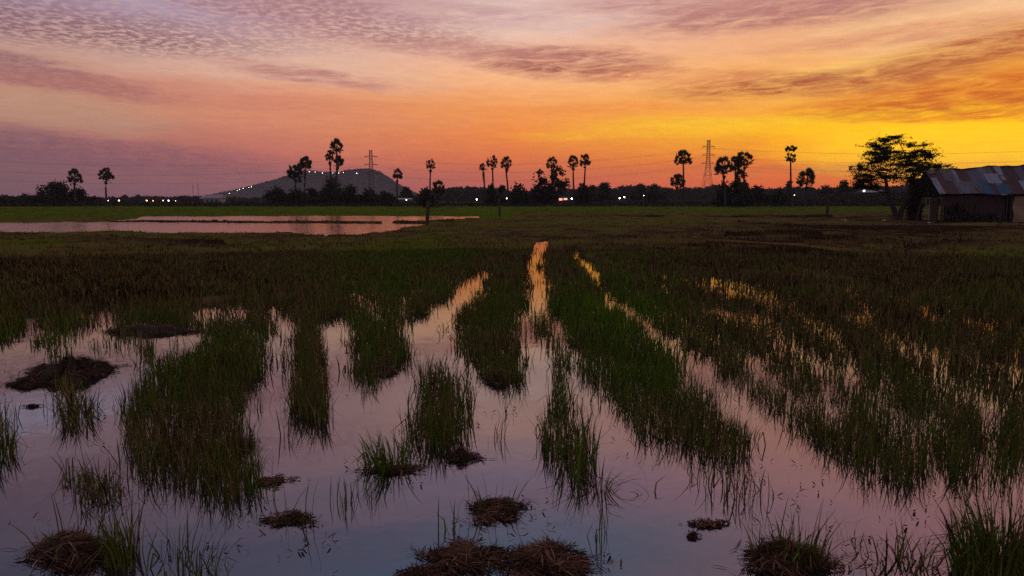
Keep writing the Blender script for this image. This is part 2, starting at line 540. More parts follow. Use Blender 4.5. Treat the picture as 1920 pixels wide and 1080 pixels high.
# ------------------------------------------------------------------ ground, water
def build_ground():
    rr = [0.0, 1.2]
    while rr[-1] < 2650:
        r = rr[-1]
        k = 0.012 if r < 12 else (0.0075 if r < 130 else (0.02 if r < 300 else 0.08))
        rr.append(r * (1 + k))
    rr = np.array(rr)
    ang = np.concatenate([np.linspace(-180, -46, 60)[:-1], np.linspace(-46, 46, 760), np.linspace(46, 180, 60)[1:-1]])
    A, RR = np.meshgrid(np.radians(ang), rr)
    x = np.sin(A) * RR; y = np.cos(A) * RR
    z = height(x, y)
    px, py = PX(x, y)
    tint = green(px, py, x, y)
    tint = np.where(z < 0, 0.0, tint)
    tint = np.where((strip(px, py, BANK1, 1.0) > -.4) | (strip(px, py, BANK2, 1.0) > -.3), 0.1, tint)
    nr, na = z.shape
    V = np.stack([x, y, z], -1).reshape(-1, 3)
    i = np.arange(nr - 1)[:, None] * na; j = np.arange(na)[None, :]; j2 = (j + 1) % na
    Fq = np.stack([i + j, i + j2, i + na + j2, i + na + j], -1).reshape(-1, 4)[:, ::-1]
    m, t, b = new_mat('field_soil')
    a = N('ShaderNodeAttribute', t); a.attribute_name = 'tint'
    g = N('ShaderNodeTexCoord', t)
    nA = NOISE(g.outputs['Object'], 0.35, 8, 0.7, t)
    nB = NOISE(g.outputs['Object'], 3.5, 6, 0.75, t)
    v = M('ADD', a.outputs['Fac'], M('ADD', M('MULTIPLY', M('SUBTRACT', nA, .5, tree=t), .9, tree=t), M('MULTIPLY', M('SUBTRACT', nB, .5, tree=t), .7, tree=t), tree=t), tree=t)
    cr = N('ShaderNodeValToRGB', t)
    L(v, cr.inputs[0], t)
    els = cr.color_ramp.elements
    for _ in range(3): els.new(.5)
    for e, (p, c) in zip(els, [(0.0, (.035, .018, .010)), (.3, (.130, .080, .030)), (.5, (.145, .118, .024)), (.75, (.095, .115, .010)), (1, (.105, .150, .008))]):
        e.position = p; e.color = (*c, 1)
    L(cr.outputs[0], b.inputs['Base Color'], t)
    b.inputs['Roughness'].default_value = 1.0
    b.inputs['Specular IOR Level'].default_value = 0.0
    bp = N('ShaderNodeBump', t); bp.inputs['Strength'].default_value = .9; bp.inputs['Distance'].default_value = .12
    L(nB, bp.inputs['Height'], t); L(bp.outputs[0], b.inputs['Normal'], t)
    o = obj('ground', npmesh('ground', V, Fq, tint.reshape(-1), True), m)
    tag(o, kind='structure')
build_ground()

def water_mat(name, bump_scale, bump_str, rough):
    m = bpy.data.materials.new(name); m.use_nodes = True
    t = m.node_tree; t.nodes.clear()
    fr = N('ShaderNodeFresnel', t); fr.inputs['IOR'].default_value = 4.2
    gl = N('ShaderNodeBsdfGlossy', t); gl.inputs['Roughness'].default_value = rough
    gl.inputs['Color'].default_value = (.95, .94, .93, 1)
    df = N('ShaderNodeBsdfDiffuse', t); df.inputs['Color'].default_value = (.018, .014, .013, 1)
    mx = N('ShaderNodeMixShader', t)
    g = N('ShaderNodeTexCoord', t)
    n = NOISE(g.outputs['Object'], bump_scale, 3, 0.5, t)
    bp = N('ShaderNodeBump', t); bp.inputs['Strength'].default_value = bump_str; bp.inputs['Distance'].default_value = .045 if 'pond' in name else .01
    L(n, bp.inputs['Height'], t)
    L(bp.outputs[0], gl.inputs['Normal'], t)
    L(fr.outputs[0], mx.inputs[0], t); L(df.outputs[0], mx.inputs[1], t); L(gl.outputs[0], mx.inputs[2], t)
    o = N('ShaderNodeOutputMaterial', t); L(mx.outputs[0], o.inputs[0], t)
    return m
def sheet(name, x0, x1, y0, y1, z, mat):
    me = bpy.data.meshes.new(name)
    me.from_pydata([(x0, y0, z), (x1, y0, z), (x1, y1, z), (x0, y1, z)], [], [(0, 1, 2, 3)])
    return tag(obj(name, me, mat), kind='structure')
sheet('paddy_water', -40, 40, -6, 31, 0.0, water_mat('paddy_water', 3.0, .16, .02))
sheet('pond_water', -120, 20, 31, 100, 0.0, water_mat('pond_water', 1.3, .8, .10))

# ------------------------------------------------------------------ grass blades
def blades(P, hgt, lean, azm, wid, tint, K=3, bend=None, curl=0.5):
    """P (n,3) roots; each blade K segments, leaning towards azm; bend = joint angle of snapped blades"""
    n = len(P)
    yaw = rs.uniform(0, math.pi, n)
    sx, sy = np.cos(yaw), np.sin(yaw)
    dx, dy = np.cos(azm), np.sin(azm)
    pos = P.copy()
    out = []; L_ = hgt / K
    for k in range(K + 1):
        t = k / K
        w = wid * (0.75 + 0.5 * t - 1.15 * t ** 3) * .5
        w = np.maximum(w, wid * .04)
        out.append(pos + np.stack([sx * w, sy * w, np.zeros(n)], 1))
        out.append(pos - np.stack([sx * w, sy * w, np.zeros(n)], 1))
        a = lean * (0.5 + curl * 2 * t)
        if bend is not None and k >= K - K // 2:
            a = a + bend
        pos = pos + np.stack([dx * np.sin(a), dy * np.sin(a), np.cos(a)], 1) * L_[:, None]
    V = np.stack(out, 1)                    # n, 2(K+1), 3
    m = 2 * (K + 1)
    b = (np.arange(n) * m)[:, None, None]
    f = np.array([[2 * k, 2 * k + 1, 2 * k + 3, 2 * k + 2] for k in range(K)])[None]
    return V.reshape(-1, 3), (b + f).reshape(-1, 4), np.repeat(tint, m)

class Acc:
    def __init__(s): s.V = []; s.F = []; s.T = []; s.n = 0
    def add(s, V, Fq, T):
        s.V.append(V); s.F.append(Fq + s.n); s.T.append(T); s.n += len(V)
    def mesh(s, name):
        return npmesh(name, np.concatenate(s.V), np.concatenate(s.F), np.concatenate(s.T))

GRASS = attr_mat('grass_blade', [(0, (.020, .009, .005)), (.18, (.125, .066, .026)), (.34, (.26, .175, .060)), (.44, (.13, .105, .020)), (.62, (.062, .076, .009)), (.85, (.060, .125, .005)), (1, (.13, .22, .015))], .75, .05)
STRAW = attr_mat('wet_straw', [(0, (.020, .009, .006)), (.4, (.12, .055, .030)), (.75, (.28, .145, .08)), (1, (.48, .28, .16))], .8, .06)

def density(px, py, x, y):
    wob = (fbm(x * 1.3, y * 1.3, 61) - .5)
    qx = px + (wob * 62 + (fbm(x * 4.5, y * 4.5, 66, 2) - .5) * 46) * np.clip((py - 400) / 250, .1, 1)
    qy = py + (fbm(x * 1.1, y * 1.1, 62) - .5) * 58 * np.clip((py - 400) / 250, .1, 1)
    d = np.where(inpoly(qx, qy, OPEN), 0.0, 1.0)
    for pts, s in STRIPS:
        d = np.maximum(d, s * sst(-.05, .25, strip(qx, qy, pts)))
    cx_ = px + wob * 24; cy_ = py + (fbm(x * 1.1, y * 1.1, 62) - .5) * 16
    for pts, s in CHAN:
        d = d * (1 - s * sst(-.45, .4, strip(cx_, cy_, pts)))
    # thin patches to the right
    thin = sst(.42, .60, fbm(x * 1.1 + 3, y * .8, 63, 3)) * sst(1150, 1350, px) * sst(540, 640, py)
    d = d * (1 - .30 * thin)
    d = d * (.85 + .25 * sst(.32, .6, fbm(x * 3.1, y * 3.1, 64, 2)))
    d = np.maximum(d, .030 * sst(.56, .66, fbm(x * 1.7, y * 1.7, 65, 2)))
    return d

def near_grass():
    acc = Acc()
    specs = [(2.6, 7.5, 190, 11, 2.5, .0065), (7.5, 13, 135, 9, 3.2, .011), (13, 24, 64, 9, 6, .020),
             (24, 48, 4.5, 8, 10, .030), (48, 105, .62, 8, 16, .075), (105, 172, .16, 9, 30, .14)]
    for (r0, r1, nb, per, cl, wd_) in specs:
        tmax = math.radians(37)
        area = tmax * (r1 ** 2 - r0 ** 2)
        n = int(area * nb)
        r = np.sqrt(rs.uniform(r0 ** 2, r1 ** 2, n)); a = rs.uniform(-tmax, tmax, n)
        x = np.sin(a) * r; y = np.cos(a) * r
        px, py = PX(x, y)
        keep = rs.rand(n) < density(px, py, x, y)
        z = height(x, y)
        keep &= ~((z < -.12) & (y > 20))
        for dk in PATHS:
            keep &= ~((strip(px, py + (fbm(x * .5, y * .5, 89) - .5) * 6, dk, 1.0) > 0) & (rs.rand(n) < .8))
        x, y, px, py, z = x[keep], y[keep], px[keep], py[keep], z[keep]
        m = len(x)
        gr = green(px, py, x, y)
        tall = .55 + 1.0 * fbm(x * 1.1, y * 1.1, 71)
        # tall standing stubble when flooded, short cropped grass on the dry fields
        wet = (z < 0)
        dry_h = .085 + .05 * sst(60, 160, r0 + 0 * x) 
        hb = np.where(wet, .20 * tall, dry_h * tall)
        trans = sst(430, 520, py) * (~wet)
        hb = hb + trans * .08
        nn = m * per
        X_ = np.repeat(x, per) + rs.normal(0, .035 * (1 + r0 / 9), nn)
        Y_ = np.repeat(y, per) + rs.normal(0, .035 * (1 + r0 / 9), nn)
        Z_ = np.minimum(np.repeat(z, per), .3) - .01
        hh = np.repeat(hb, per) * rs.uniform(.45, 1.25, nn) + np.where(np.repeat(wet, per), .05, 0)
        tt = np.clip(np.repeat(gr + rs.normal(0, .15, m), per) + rs.normal(0, .19, nn), 0, 1)
        broken = rs.rand(nn) < .24
        bend = np.where(broken, rs.uniform(.9, 2.2, nn), rs.uniform(0, .25, nn))
        ln = np.abs(rs.normal(0, .24, nn)) + .03
        V, Fq, T = blades(np.stack([X_, Y_, Z_], 1), hh, ln, rs.uniform(0, 2 * math.pi, nn), wd_ * rs.uniform(.4, 1.5, nn), tt,
                          K=3 if r0 < 13 else 2, bend=bend)
        acc.add(V, Fq, T)
    print('blade faces', sum(len(f) for f in acc.F))
    o = obj('paddy_grass', acc.mesh('paddy_grass'), GRASS)
    tag(o, 'rows of green and straw brown rice grass standing in the flooded field', 'grass', kind='stuff')
near_grass()

# ------------------------------------------------------------------ clumps in the open water, each a thing of its own
def clump(label, pts, n, hgt, name='grass_clump', g0=.45, wid=.0068, lean=.21, broken=.24, splay=None, group='grass clumps standing in the water', cat='grass clump'):
    """grass rooted along a ground band (px, py, half-width px)"""
    cx, cy = pts[len(pts) // 2][:2]
    bx, by = G(cx, cy)
    t = thing(name, (bx, by, 0), label, cat, group)
    P = []
    tries = 0
    xs = [p[0] for p in pts]; ys = [p[1] for p in pts]; w = max(p[2] for p in pts)
    while len(P) < n and tries < 60:
        qx = rs.uniform(min(xs) - w, max(xs) + w, n * 3); qy = rs.uniform(min(ys) - w * .5, max(ys) + w * .5, n * 3)
        s = strip(qx, qy, pts)
        x, y = G(qx, qy)
        k = (rs.rand(n * 3) < sst(-.05, .6, s + (fbm(x * 4, y * 4, 92) - .5) * 1.1) * np.where(fbm(x * 6, y * 6, 91) > .44, 1, .12))
        for a, b in zip(x[k], y[k]):
            P.append((a, b))
        tries += 1
    P = np.array(P[:n])
    per = 3
    nn = n * per
    X_ = np.repeat(P[:, 0], per) + rs.normal(0, .018, nn); Y_ = np.repeat(P[:, 1], per) + rs.normal(0, .018, nn)
    P3 = np.stack([X_ - bx, Y_ - by, np.full(nn, -.05)], 1)
    hh = hgt * rs.uniform(.45, 1.2, nn) + .05
    az_ = rs.uniform(0, 2 * math.pi, nn)
    ln = np.abs(rs.normal(0, lean, nn)) + .03
    if splay:
        az_ = np.arctan2(P3[:, 1], P3[:, 0]) + rs.normal(0, .7, nn)
        ln = np.abs(rs.normal(splay, splay * .4, nn))
    bd = np.where(rs.rand(nn) < broken, rs.uniform(.9, 2.3, nn), rs.uniform(0, .2, nn))
    tt = np.clip(g0 + rs.normal(0, .22, nn), 0, 1)
    V, Fq, T = blades(P3, hh, ln, az_, wid * rs.uniform(.4, 1.6, nn), tt, 4, bd)
    live = T >= .42
    ft = np.repeat(tt, 4) >= .42
    for nm, sel in (('green_blades', ft), ('dry_blades', ~ft)):
        f = Fq[sel]
        if len(f) == 0: continue
        used, inv = np.unique(f, return_inverse=True)
        obj(nm, npmesh(nm, V[used], inv.reshape(-1, 4), T[used]), GRASS, t)
    return t

def sst_(a, b, x): return sst(a, b, x)
def heapk(a, sd):
    return .42 + .85 * sst(.28, .72, fbm(np.cos(a) * 2.6 + 7, np.sin(a) * 2.6 + 3, sd, 3))
def heapz(x, y, rn, hgt, sd):
    lump = fbm(x * 9 + 20, y * 9 + 20, sd + 3, 3)
    return hgt * np.clip(1 - rn, 0, 1) ** .75 * (.15 + 1.5 * sst(.2, .8, lump))
def straws(n, rx, ry, hz, ln, wid, sd):
    """loose wet straw lying over a heap"""
    r = np.sqrt(rs.rand(n)); a = rs.uniform(0, 2 * math.pi, n)
    k = heapk(a, sd)
    x = np.cos(a) * r * rx * k; y = np.sin(a) * r * ry * k
    z = heapz(x, y, r, hz, sd) + .006
    P = np.stack([x, y, z], 1)
    # matted: neighbours lie roughly the same way
    azm = fbm(x * 5 + 3, y * 5 + 9, sd + 9, 2) * 12.0 + rs.normal(0, .8, n)
    lean = rs.normal(1.56, .17, n) * 2
    tt = np.clip(.25 + .9 * (fbm(x * 8, y * 8, sd + 5) - .5) + rs.normal(0, .22, n), 0, 1)
    V, Fq, T = blades(P, ln * .62 * rs.uniform(.3, 1.4, n), lean, azm, wid * 1.15 * rs.uniform(.5, 1.4, n), tt, 4, np.where(rs.rand(n) < .2, rs.uniform(-1.2, 1.2, n), 0.0), curl=.10)
    V[:, 2] = np.maximum(V[:, 2], .002 + .012 * rs.rand(len(V)))
    # stray stalks lying on the water round it
    m = n // 7
    r = rs.uniform(.9, 1.55, m); a = rs.uniform(0, 2 * math.pi, m); k = heapk(a, sd)
    keep = fbm(np.cos(a) * 3 + 5, np.sin(a) * 3 + 5, sd + 21, 2) > .5
    P2 = np.stack([np.cos(a) * r * rx * k, np.sin(a) * r * ry * k, np.full(m, .004)], 1)[keep]
    m = len(P2)
    V2, F2, T2 = blades(P2, ln * rs.uniform(.15, .8, m), np.full(m, 2.9), rs.uniform(0, 6.28, m), wid * rs.uniform(.6, 1.6, m), rs.uniform(0, .5, m), 4, None, curl=.05)
    V2[:, 2] = np.clip(V2[:, 2], .002, .012)
    return np.concatenate([V, V2]), np.concatenate([Fq, F2 + len(V)]), np.concatenate([T, T2])

def mound(label, cx, cy, hw, hgt, n=900, name='straw_mound', aspect=1.0, wid=.005, ln=.12, spikes=0, cat='straw mound', group='straw mounds in the water', dark=.25, low=False):
    """cx, cy = waterline centre in the photograph, hw = half width px, hgt in metres"""
    x0, y0 = G(cx - hw, cy); x1, _ = G(cx + hw, cy)
    rx = (x1 - x0) / 2; bx, by = G(cx, cy)
    ry = rx * aspect
    t = thing(name, (bx, by, 0), label, cat, group)
    # lumpy mud core
    nr, na = 16, 40
    sd = int(rs.randint(1000)); hgt *= .62
    V = [(0, 0, float(heapz(np.array(0.), np.array(0.), 0.0, hgt, sd)) * .9)]
    for i in range(1, nr + 1):
        r = i / nr
        for j in range(na):
            a = 2 * math.pi * j / na
            k = float(heapk(a, sd))
            x = math.cos(a) * r * rx * k; y = math.sin(a) * r * ry * k
            V.append((x, y, float(heapz(x, y, r, hgt, sd)) * .9 - .04 * r ** 5))
    Fc = []
    for j in range(na):
        Fc.append([0, 1 + j, 1 + (j + 1) % na])
    for i in range(nr - 1):
        for j in range(na):
            a = 1 + i * na + j; b = 1 + i * na + (j + 1) % na
            Fc.append([a, a + na, b + na, b])
    me = bpy.data.meshes.new('mud_core'); me.from_pydata(V, [], Fc); me.update()
    obj('mud_core', me, MUD, t)
    acc = Acc()
    acc.add(*straws(int(n * 1.6), rx * 1.02, ry * 1.02, hgt, ln, wid, sd))
    obj('straw', acc.mesh('straw'), STRAW, t)
    if spikes:
        m = spikes
        a = rs.uniform(0, 2 * math.pi, m); r = np.sqrt(rs.rand(m))
        P = np.stack([np.cos(a) * r * rx * .9, np.sin(a) * r * ry * .8, np.full(m, .0)], 1)
        tt = np.clip(rs.normal(.55, .25, m), 0, 1)
        V2, F2, T2 = blades(P, rs.uniform(.10, .30, m), np.abs(rs.normal(.38, .22, m)), a + rs.normal(0, .8, m), .006 * rs.uniform(.6, 1.3, m), tt, 4,
                            np.where(rs.rand(m) < .15, rs.uniform(.8, 2, m), .1))
        obj('standing_blades', npmesh('standing_blades', V2, F2, T2), GRASS, t)
    return t
MUD = simple('wet_mud', (.018, .011, .008), (.055, .032, .02), 30, .75, .6, .3)

clump('narrow upright strip of brown-green grass standing alone, left of centre', [(583, 632, 24), (577, 670, 34), (574, 710, 42), (580, 750, 40), (592, 782, 26)], 560, .25, g0=.42)
clump('broad squarish clump of grass in the middle of the open water', [(812, 722, 40), (822, 755, 66), (824, 790, 66), (805, 815, 40)], 420, .24, g0=.52)
clump('tall sparse clump of thin green blades in the central channel', [(1048, 722, 12), (1050, 770, 26), (1050, 820, 44), (1070, 862, 46), (1085, 885, 36)], 190, .27, g0=.6)
clump('small fan of splayed stems right of the tall sparse clump', [(1118, 918, 14), (1128, 920, 12)], 14, .24, g0=.35, splay=.75)
clump('bright green tuft leaning out of a dark mat near the broad squarish clump', [(705, 872, 18), (745, 878, 24)], 60, .22, g0=.7, splay=.45)
clump('loose tuft of wispy grass below the big straw mound', [(130, 745, 26), (145, 770, 40), (140, 790, 24)], 110, .2, g0=.4, splay=.5)
clump('tuft cut by the left edge halfway down', [(-20, 800, 26), (5, 840, 28), (0, 860, 20)], 90, .24, g0=.6, splay=.3)
clump('tangle of snapped stems in the water on the lower left', [(140, 905, 34), (180, 930, 50), (215, 925, 24)], 60, .22, g0=.35, broken=.65, lean=.3)
clump('little tuft between the straw mound and the broad left grass row', [(268, 650, 16), (278, 672, 16)], 44, .19, g0=.45, broken=.3)
clump('scatter of single thin green stems rising from blue water', [(645, 935, 30), (690, 940, 45), (720, 935, 20)], 16, .16, g0=.75, wid=.004, lean=.1, broken=.05)
clump('bunch of tall stems at the bottom edge beside the lower left mound', [(225, 1045, 26), (250, 1060, 26)], 46, .24, g0=.5, splay=.25)
clump('straggling stems right of the lower left mound', [(285, 1050, 20), (330, 1060, 60), (400, 1075, 20)], 22, .2, g0=.5, splay=.4)
clump('dense tuft of tall green blades in the lower right corner', [(1830, 1075, 50), (1880, 1070, 60), (1945, 1075, 50)], 240, .34, g0=.55, splay=.32)
clump('thin scatter of stems between the two lower right tufts', [(1620, 1060, 30), (1690, 1065, 50), (1740, 1060, 20)], 30, .17, g0=.45, splay=.5)
clump('sparse stems in front of the wide green row', [(1300, 905, 20), (1380, 925, 60), (1440, 915, 24)], 26, .17, g0=.5, lean=.3)
clump('tiny crossed pair of floating stems near the right channel', [(1212, 926, 8), (1222, 926, 8)], 3, .16, g0=.2, splay=1.1, broken=.5)
clump('ragged fringe of stems left of the grass strip below the dark bank', [(650, 640, 14), (665, 665, 10)], 20, .17, g0=.3, broken=.6, lean=.35)
clump('drowned curled stems left of the central grass row', [(828, 622, 12), (842, 632, 12)], 7, .22, g0=.3, broken=.9, lean=.6)

mound('big brown straw mound at the left with a tail trailing left', 140, 700, 80, .26, 2200, aspect=.95, ln=.16)
mound('low flat tail of straw running off to the left of the big mound', 48, 722, 52, .06, 700, aspect=.45, name='straw_mat', cat='straw mat')
mound('rounded heap of dark straw bridging the bank behind the left water', 290, 622, 85, .12, 900, aspect=.4, ln=.2)
mound('small straw heap with drooping roots above the two bottom heaps', 925, 960, 52, .11, 900, aspect=.85, ln=.12, spikes=16)
mound('reddish straw heap at the bottom, left one of the touching pair', 872, 1048, 66, .10, 1500, aspect=.8, ln=.13)
mound('wide straw heap at the bottom, right one of the touching pair', 1018, 1058, 86, .09, 1900, aspect=.62, ln=.14)
mound('dark straw heap with a few upright stems, bottom left', 128, 1040, 62, .13, 1300, aspect=.8, ln=.15, spikes=22)
mound('small low islet of weed right of the broad left row', 550, 975, 46, .03, 420, aspect=.6, name='weed_mat', cat='weed mat', ln=.08, spikes=8)
mound('thin floating smear of broken stalks beside the left row', 512, 905, 38, .015, 200, aspect=.8, name='weed_mat', cat='weed mat', ln=.09)
mound('pale lump of floating debris alone in the blue water', 1328, 985, 34, .05, 260, aspect=.55, name='debris_lump', cat='debris', ln=.05, wid=.008)
mound('little pale crumb of debris in front of the pale lump', 1298, 1006, 13, .025, 60, aspect=.6, name='debris_lump', cat='debris', ln=.03, wid=.006)
mound('knot of straw at the foot of the broad squarish clump', 862, 858, 32, .075, 460, aspect=.8, ln=.1)
mound('matted straw knot on the right flank of the broad left row', 440, 838, 48, .10, 800, aspect=.9, ln=.13, spikes=24)
mound('dark mat of roots under the bright green leaning tuft', 738, 882, 44, .03, 420, aspect=.45, name='weed_mat', cat='weed mat', ln=.1)
mound('muddy tussock with upright green blades at the bottom right', 1480, 1055, 82, .11, 1300, aspect=.5, spikes=120, name='grass_tussock', cat='tussock', ln=.14)
mound('straw heap only partly in the frame at the bottom, left of the pair', 790, 1082, 42, .03, 420, aspect=.6, ln=.12)
mound('brown straw knot at the tip of the grass strip below the dark bank', 712, 700, 34, .11, 560, aspect=.8, ln=.13)
mound('brown straw knot at the tip of the central grass row', 942, 712, 30, .14, 560, aspect=1.2, ln=.14)
mound('small dark crumb of weed below the big straw mound', 62, 762, 18, .02, 100, aspect=.5, name='weed_mat', cat='weed mat', ln=.06)

# loose floating bits (nobody could count them)
def floating_bits():
    n = 1500
    px = rs.uniform(-40, 1960, n); py = 640 + 440 * rs.rand(n) ** .9
    x, y = G(px, py)
    k = inpoly(px, py, OPEN) & (fbm(x * 1.4, y * 1.4, 95) > .52)
    x, y = x[k], y[k]; m = len(x)
    V, Fq, T = blades(np.stack([x, y, np.full(m, .004)], 1), rs.uniform(.015, .08, m), np.full(m, 1.53), rs.uniform(0, 6.28, m), rs.uniform(.004, .014, m), rs.uniform(0, .5, m), 2, None, 0.0)
    V[:, 2] = np.clip(V[:, 2], .002, .02)
    tag(obj('floating_chaff', npmesh('floating_chaff', V, Fq, T), STRAW), 'flecks of chaff and broken stalks floating on the water', 'chaff', kind='stuff')
floating_bits()

# ------------------------------------------------------------------ trees
BARK = simple('bark', (.030, .022, .018), (.07, .05, .04), 6, .95, .5)
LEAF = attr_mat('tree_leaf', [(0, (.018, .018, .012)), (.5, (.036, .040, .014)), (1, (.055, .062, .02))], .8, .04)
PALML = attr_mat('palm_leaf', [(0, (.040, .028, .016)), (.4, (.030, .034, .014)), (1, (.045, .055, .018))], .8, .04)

def leafcards(C, size, tint):
    n = len(C)
    a = rs.normal(0, 1, (n, 3)); a /= np.linalg.norm(a, axis=1)[:, None]
    b = np.cross(a, rs.normal(0, 1, (n, 3))); b /= np.linalg.norm(b, axis=1)[:, None]
    s = (size * rs.uniform(.6, 1.3, n))[:, None]
    V = np.stack([C + a * s, C + b * s * .55, C - a * s, C - b * s * .55], 1).reshape(-1, 3)
    Fq = np.arange(n * 4).reshape(-1, 4)
    return V, Fq, np.repeat(tint, 4)

def crown_points(blobs, n, shell=.45):
    """points spread through a union of ellipsoids (cx,cy,cz,rx,ry,rz)"""
    v = np.array([b[3] * b[4] * b[5] for b in blobs]) ** .8
    pick = rs.choice(len(blobs), n, p=v / v.sum())
    B = np.array(blobs)[pick]
    d = rs.normal(0, 1, (n, 3)); d /= np.linalg.norm(d, axis=1)[:, None]
    r = (shell + (1 - shell) * rs.rand(n)) ** .8
    r *= rs.normal(1, .06, n)
    C = B[:, :3] + d * r[:, None] * B[:, 3:]
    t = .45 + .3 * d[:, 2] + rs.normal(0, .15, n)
    return C, np.clip(t, 0, 1)

def bush(label, px, top, w, D, base=None, name='tree', cat='tree', group='trees along the far side of the fields', n=None, seed=None, lace=0.0, trunk=True, squash=1.0):
    """px centre, top y, width in px, depth D"""
    bx, by, _ = AT(px, 380, D)
    htop = float(AT(px, top, D)[2]); wd_ = w / F * D
    t = thing(name, (bx, by, 0), label, cat, group)
    blobs = []
    k = max(4, int(4 + wd_ / 1.6))
    bot = 0.15 if not trunk else max(.12 * htop, .3)
    for i in range(k):
        u = rs.uniform(-.5, .5); 
        env = 1 - (abs(u) * 1.75) ** 2.2
        rr_ = wd_ * rs.uniform(.16, .28) 
        rz = min(rr_ * rs.uniform(.6, .9), htop * .3)
        zc = bot + rz + rs.rand() * max(0, (htop * max(env, .35) - 2 * rz - bot))
        blobs.append((u * wd_ * .72, rs.uniform(-.3, .3) * wd_, zc, rr_, rr_, rz))
    rt = min(wd_ * .22, htop * .25)
    blobs.append((rs.uniform(-.12, .12) * wd_, 0, htop - rt * .95, rt * 1.1, rt * 1.1, rt))
    blobs.append((0, 0, htop * .5, wd_ * .34, wd_ * .3, htop * .36))
    if not trunk:
        blobs.append((0, 0, htop * .28, wd_ * .46, wd_ * .3, htop * .3))
    n = n or int(500 + 34 * wd_ * htop)
    sz = .20 + D * .0006
    C, tt = crown_points(blobs, n, .25)
    # sprays poking out
    m = n // 8
    C2, t2 = crown_points([(b[0], b[1], b[2], b[3] * 1.16, b[4] * 1.1, b[5] * 1.16) for b in blobs], m, .95)
    C = np.concatenate([C, C2]); tt = np.concatenate([tt, t2])
    if lace:
        kk = fbm(C[:, 0] * .9, C[:, 2] * .9, rs.randint(999), 3) > lace
        C, tt = C[kk], tt[kk]
    k2 = C[:, 2] > .05
    C, tt = C[k2], tt[k2]
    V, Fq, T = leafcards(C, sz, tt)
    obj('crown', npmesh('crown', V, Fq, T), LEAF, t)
    mb = MB()
    r0 = max(.12, wd_ * .03)
    mb.tube([(0, 0, -.2), (rs.uniform(-.1, .1), 0, htop * .35), (rs.uniform(-.2, .2), 0, htop * .7)], [r0, r0 * .75, r0 * .3], 6)
    for b in blobs[:6]:
        mb.tube([(0, 0, htop * rs.uniform(.15, .35)), (b[0] * .55, b[1] * .5, b[2] * .8), (b[0], b[1], b[2] + b[5] * .4)], [r0 * .5, r0 * .35, r0 * .12], 5)
    obj('trunk', mb.mesh('trunk'), BARK, t)
    return t

def fan(c, axis, up, r, spikes=9, spread=R(250)):
    """one palmate leaf: spiky fan round c, opening along axis"""
    side = np.cross(axis, up); side /= np.linalg.norm(side) + 1e-9
    V = [c]; Fc = []
    m = spikes * 2
    for k in range(m + 1):
        a = -spread / 2 + spread * k / m
        rr_ = r * (1.0 if k % 2 else .62) * (1 - .12 * abs(a))
        V.append(c + (axis * math.cos(a) + side * math.sin(a)) * rr_ - up * rr_ * .18 * (1 - math.cos(a * .7)))
    for k in range(m):
        Fc.append((0, k + 1, k + 2))
    return V, Fc

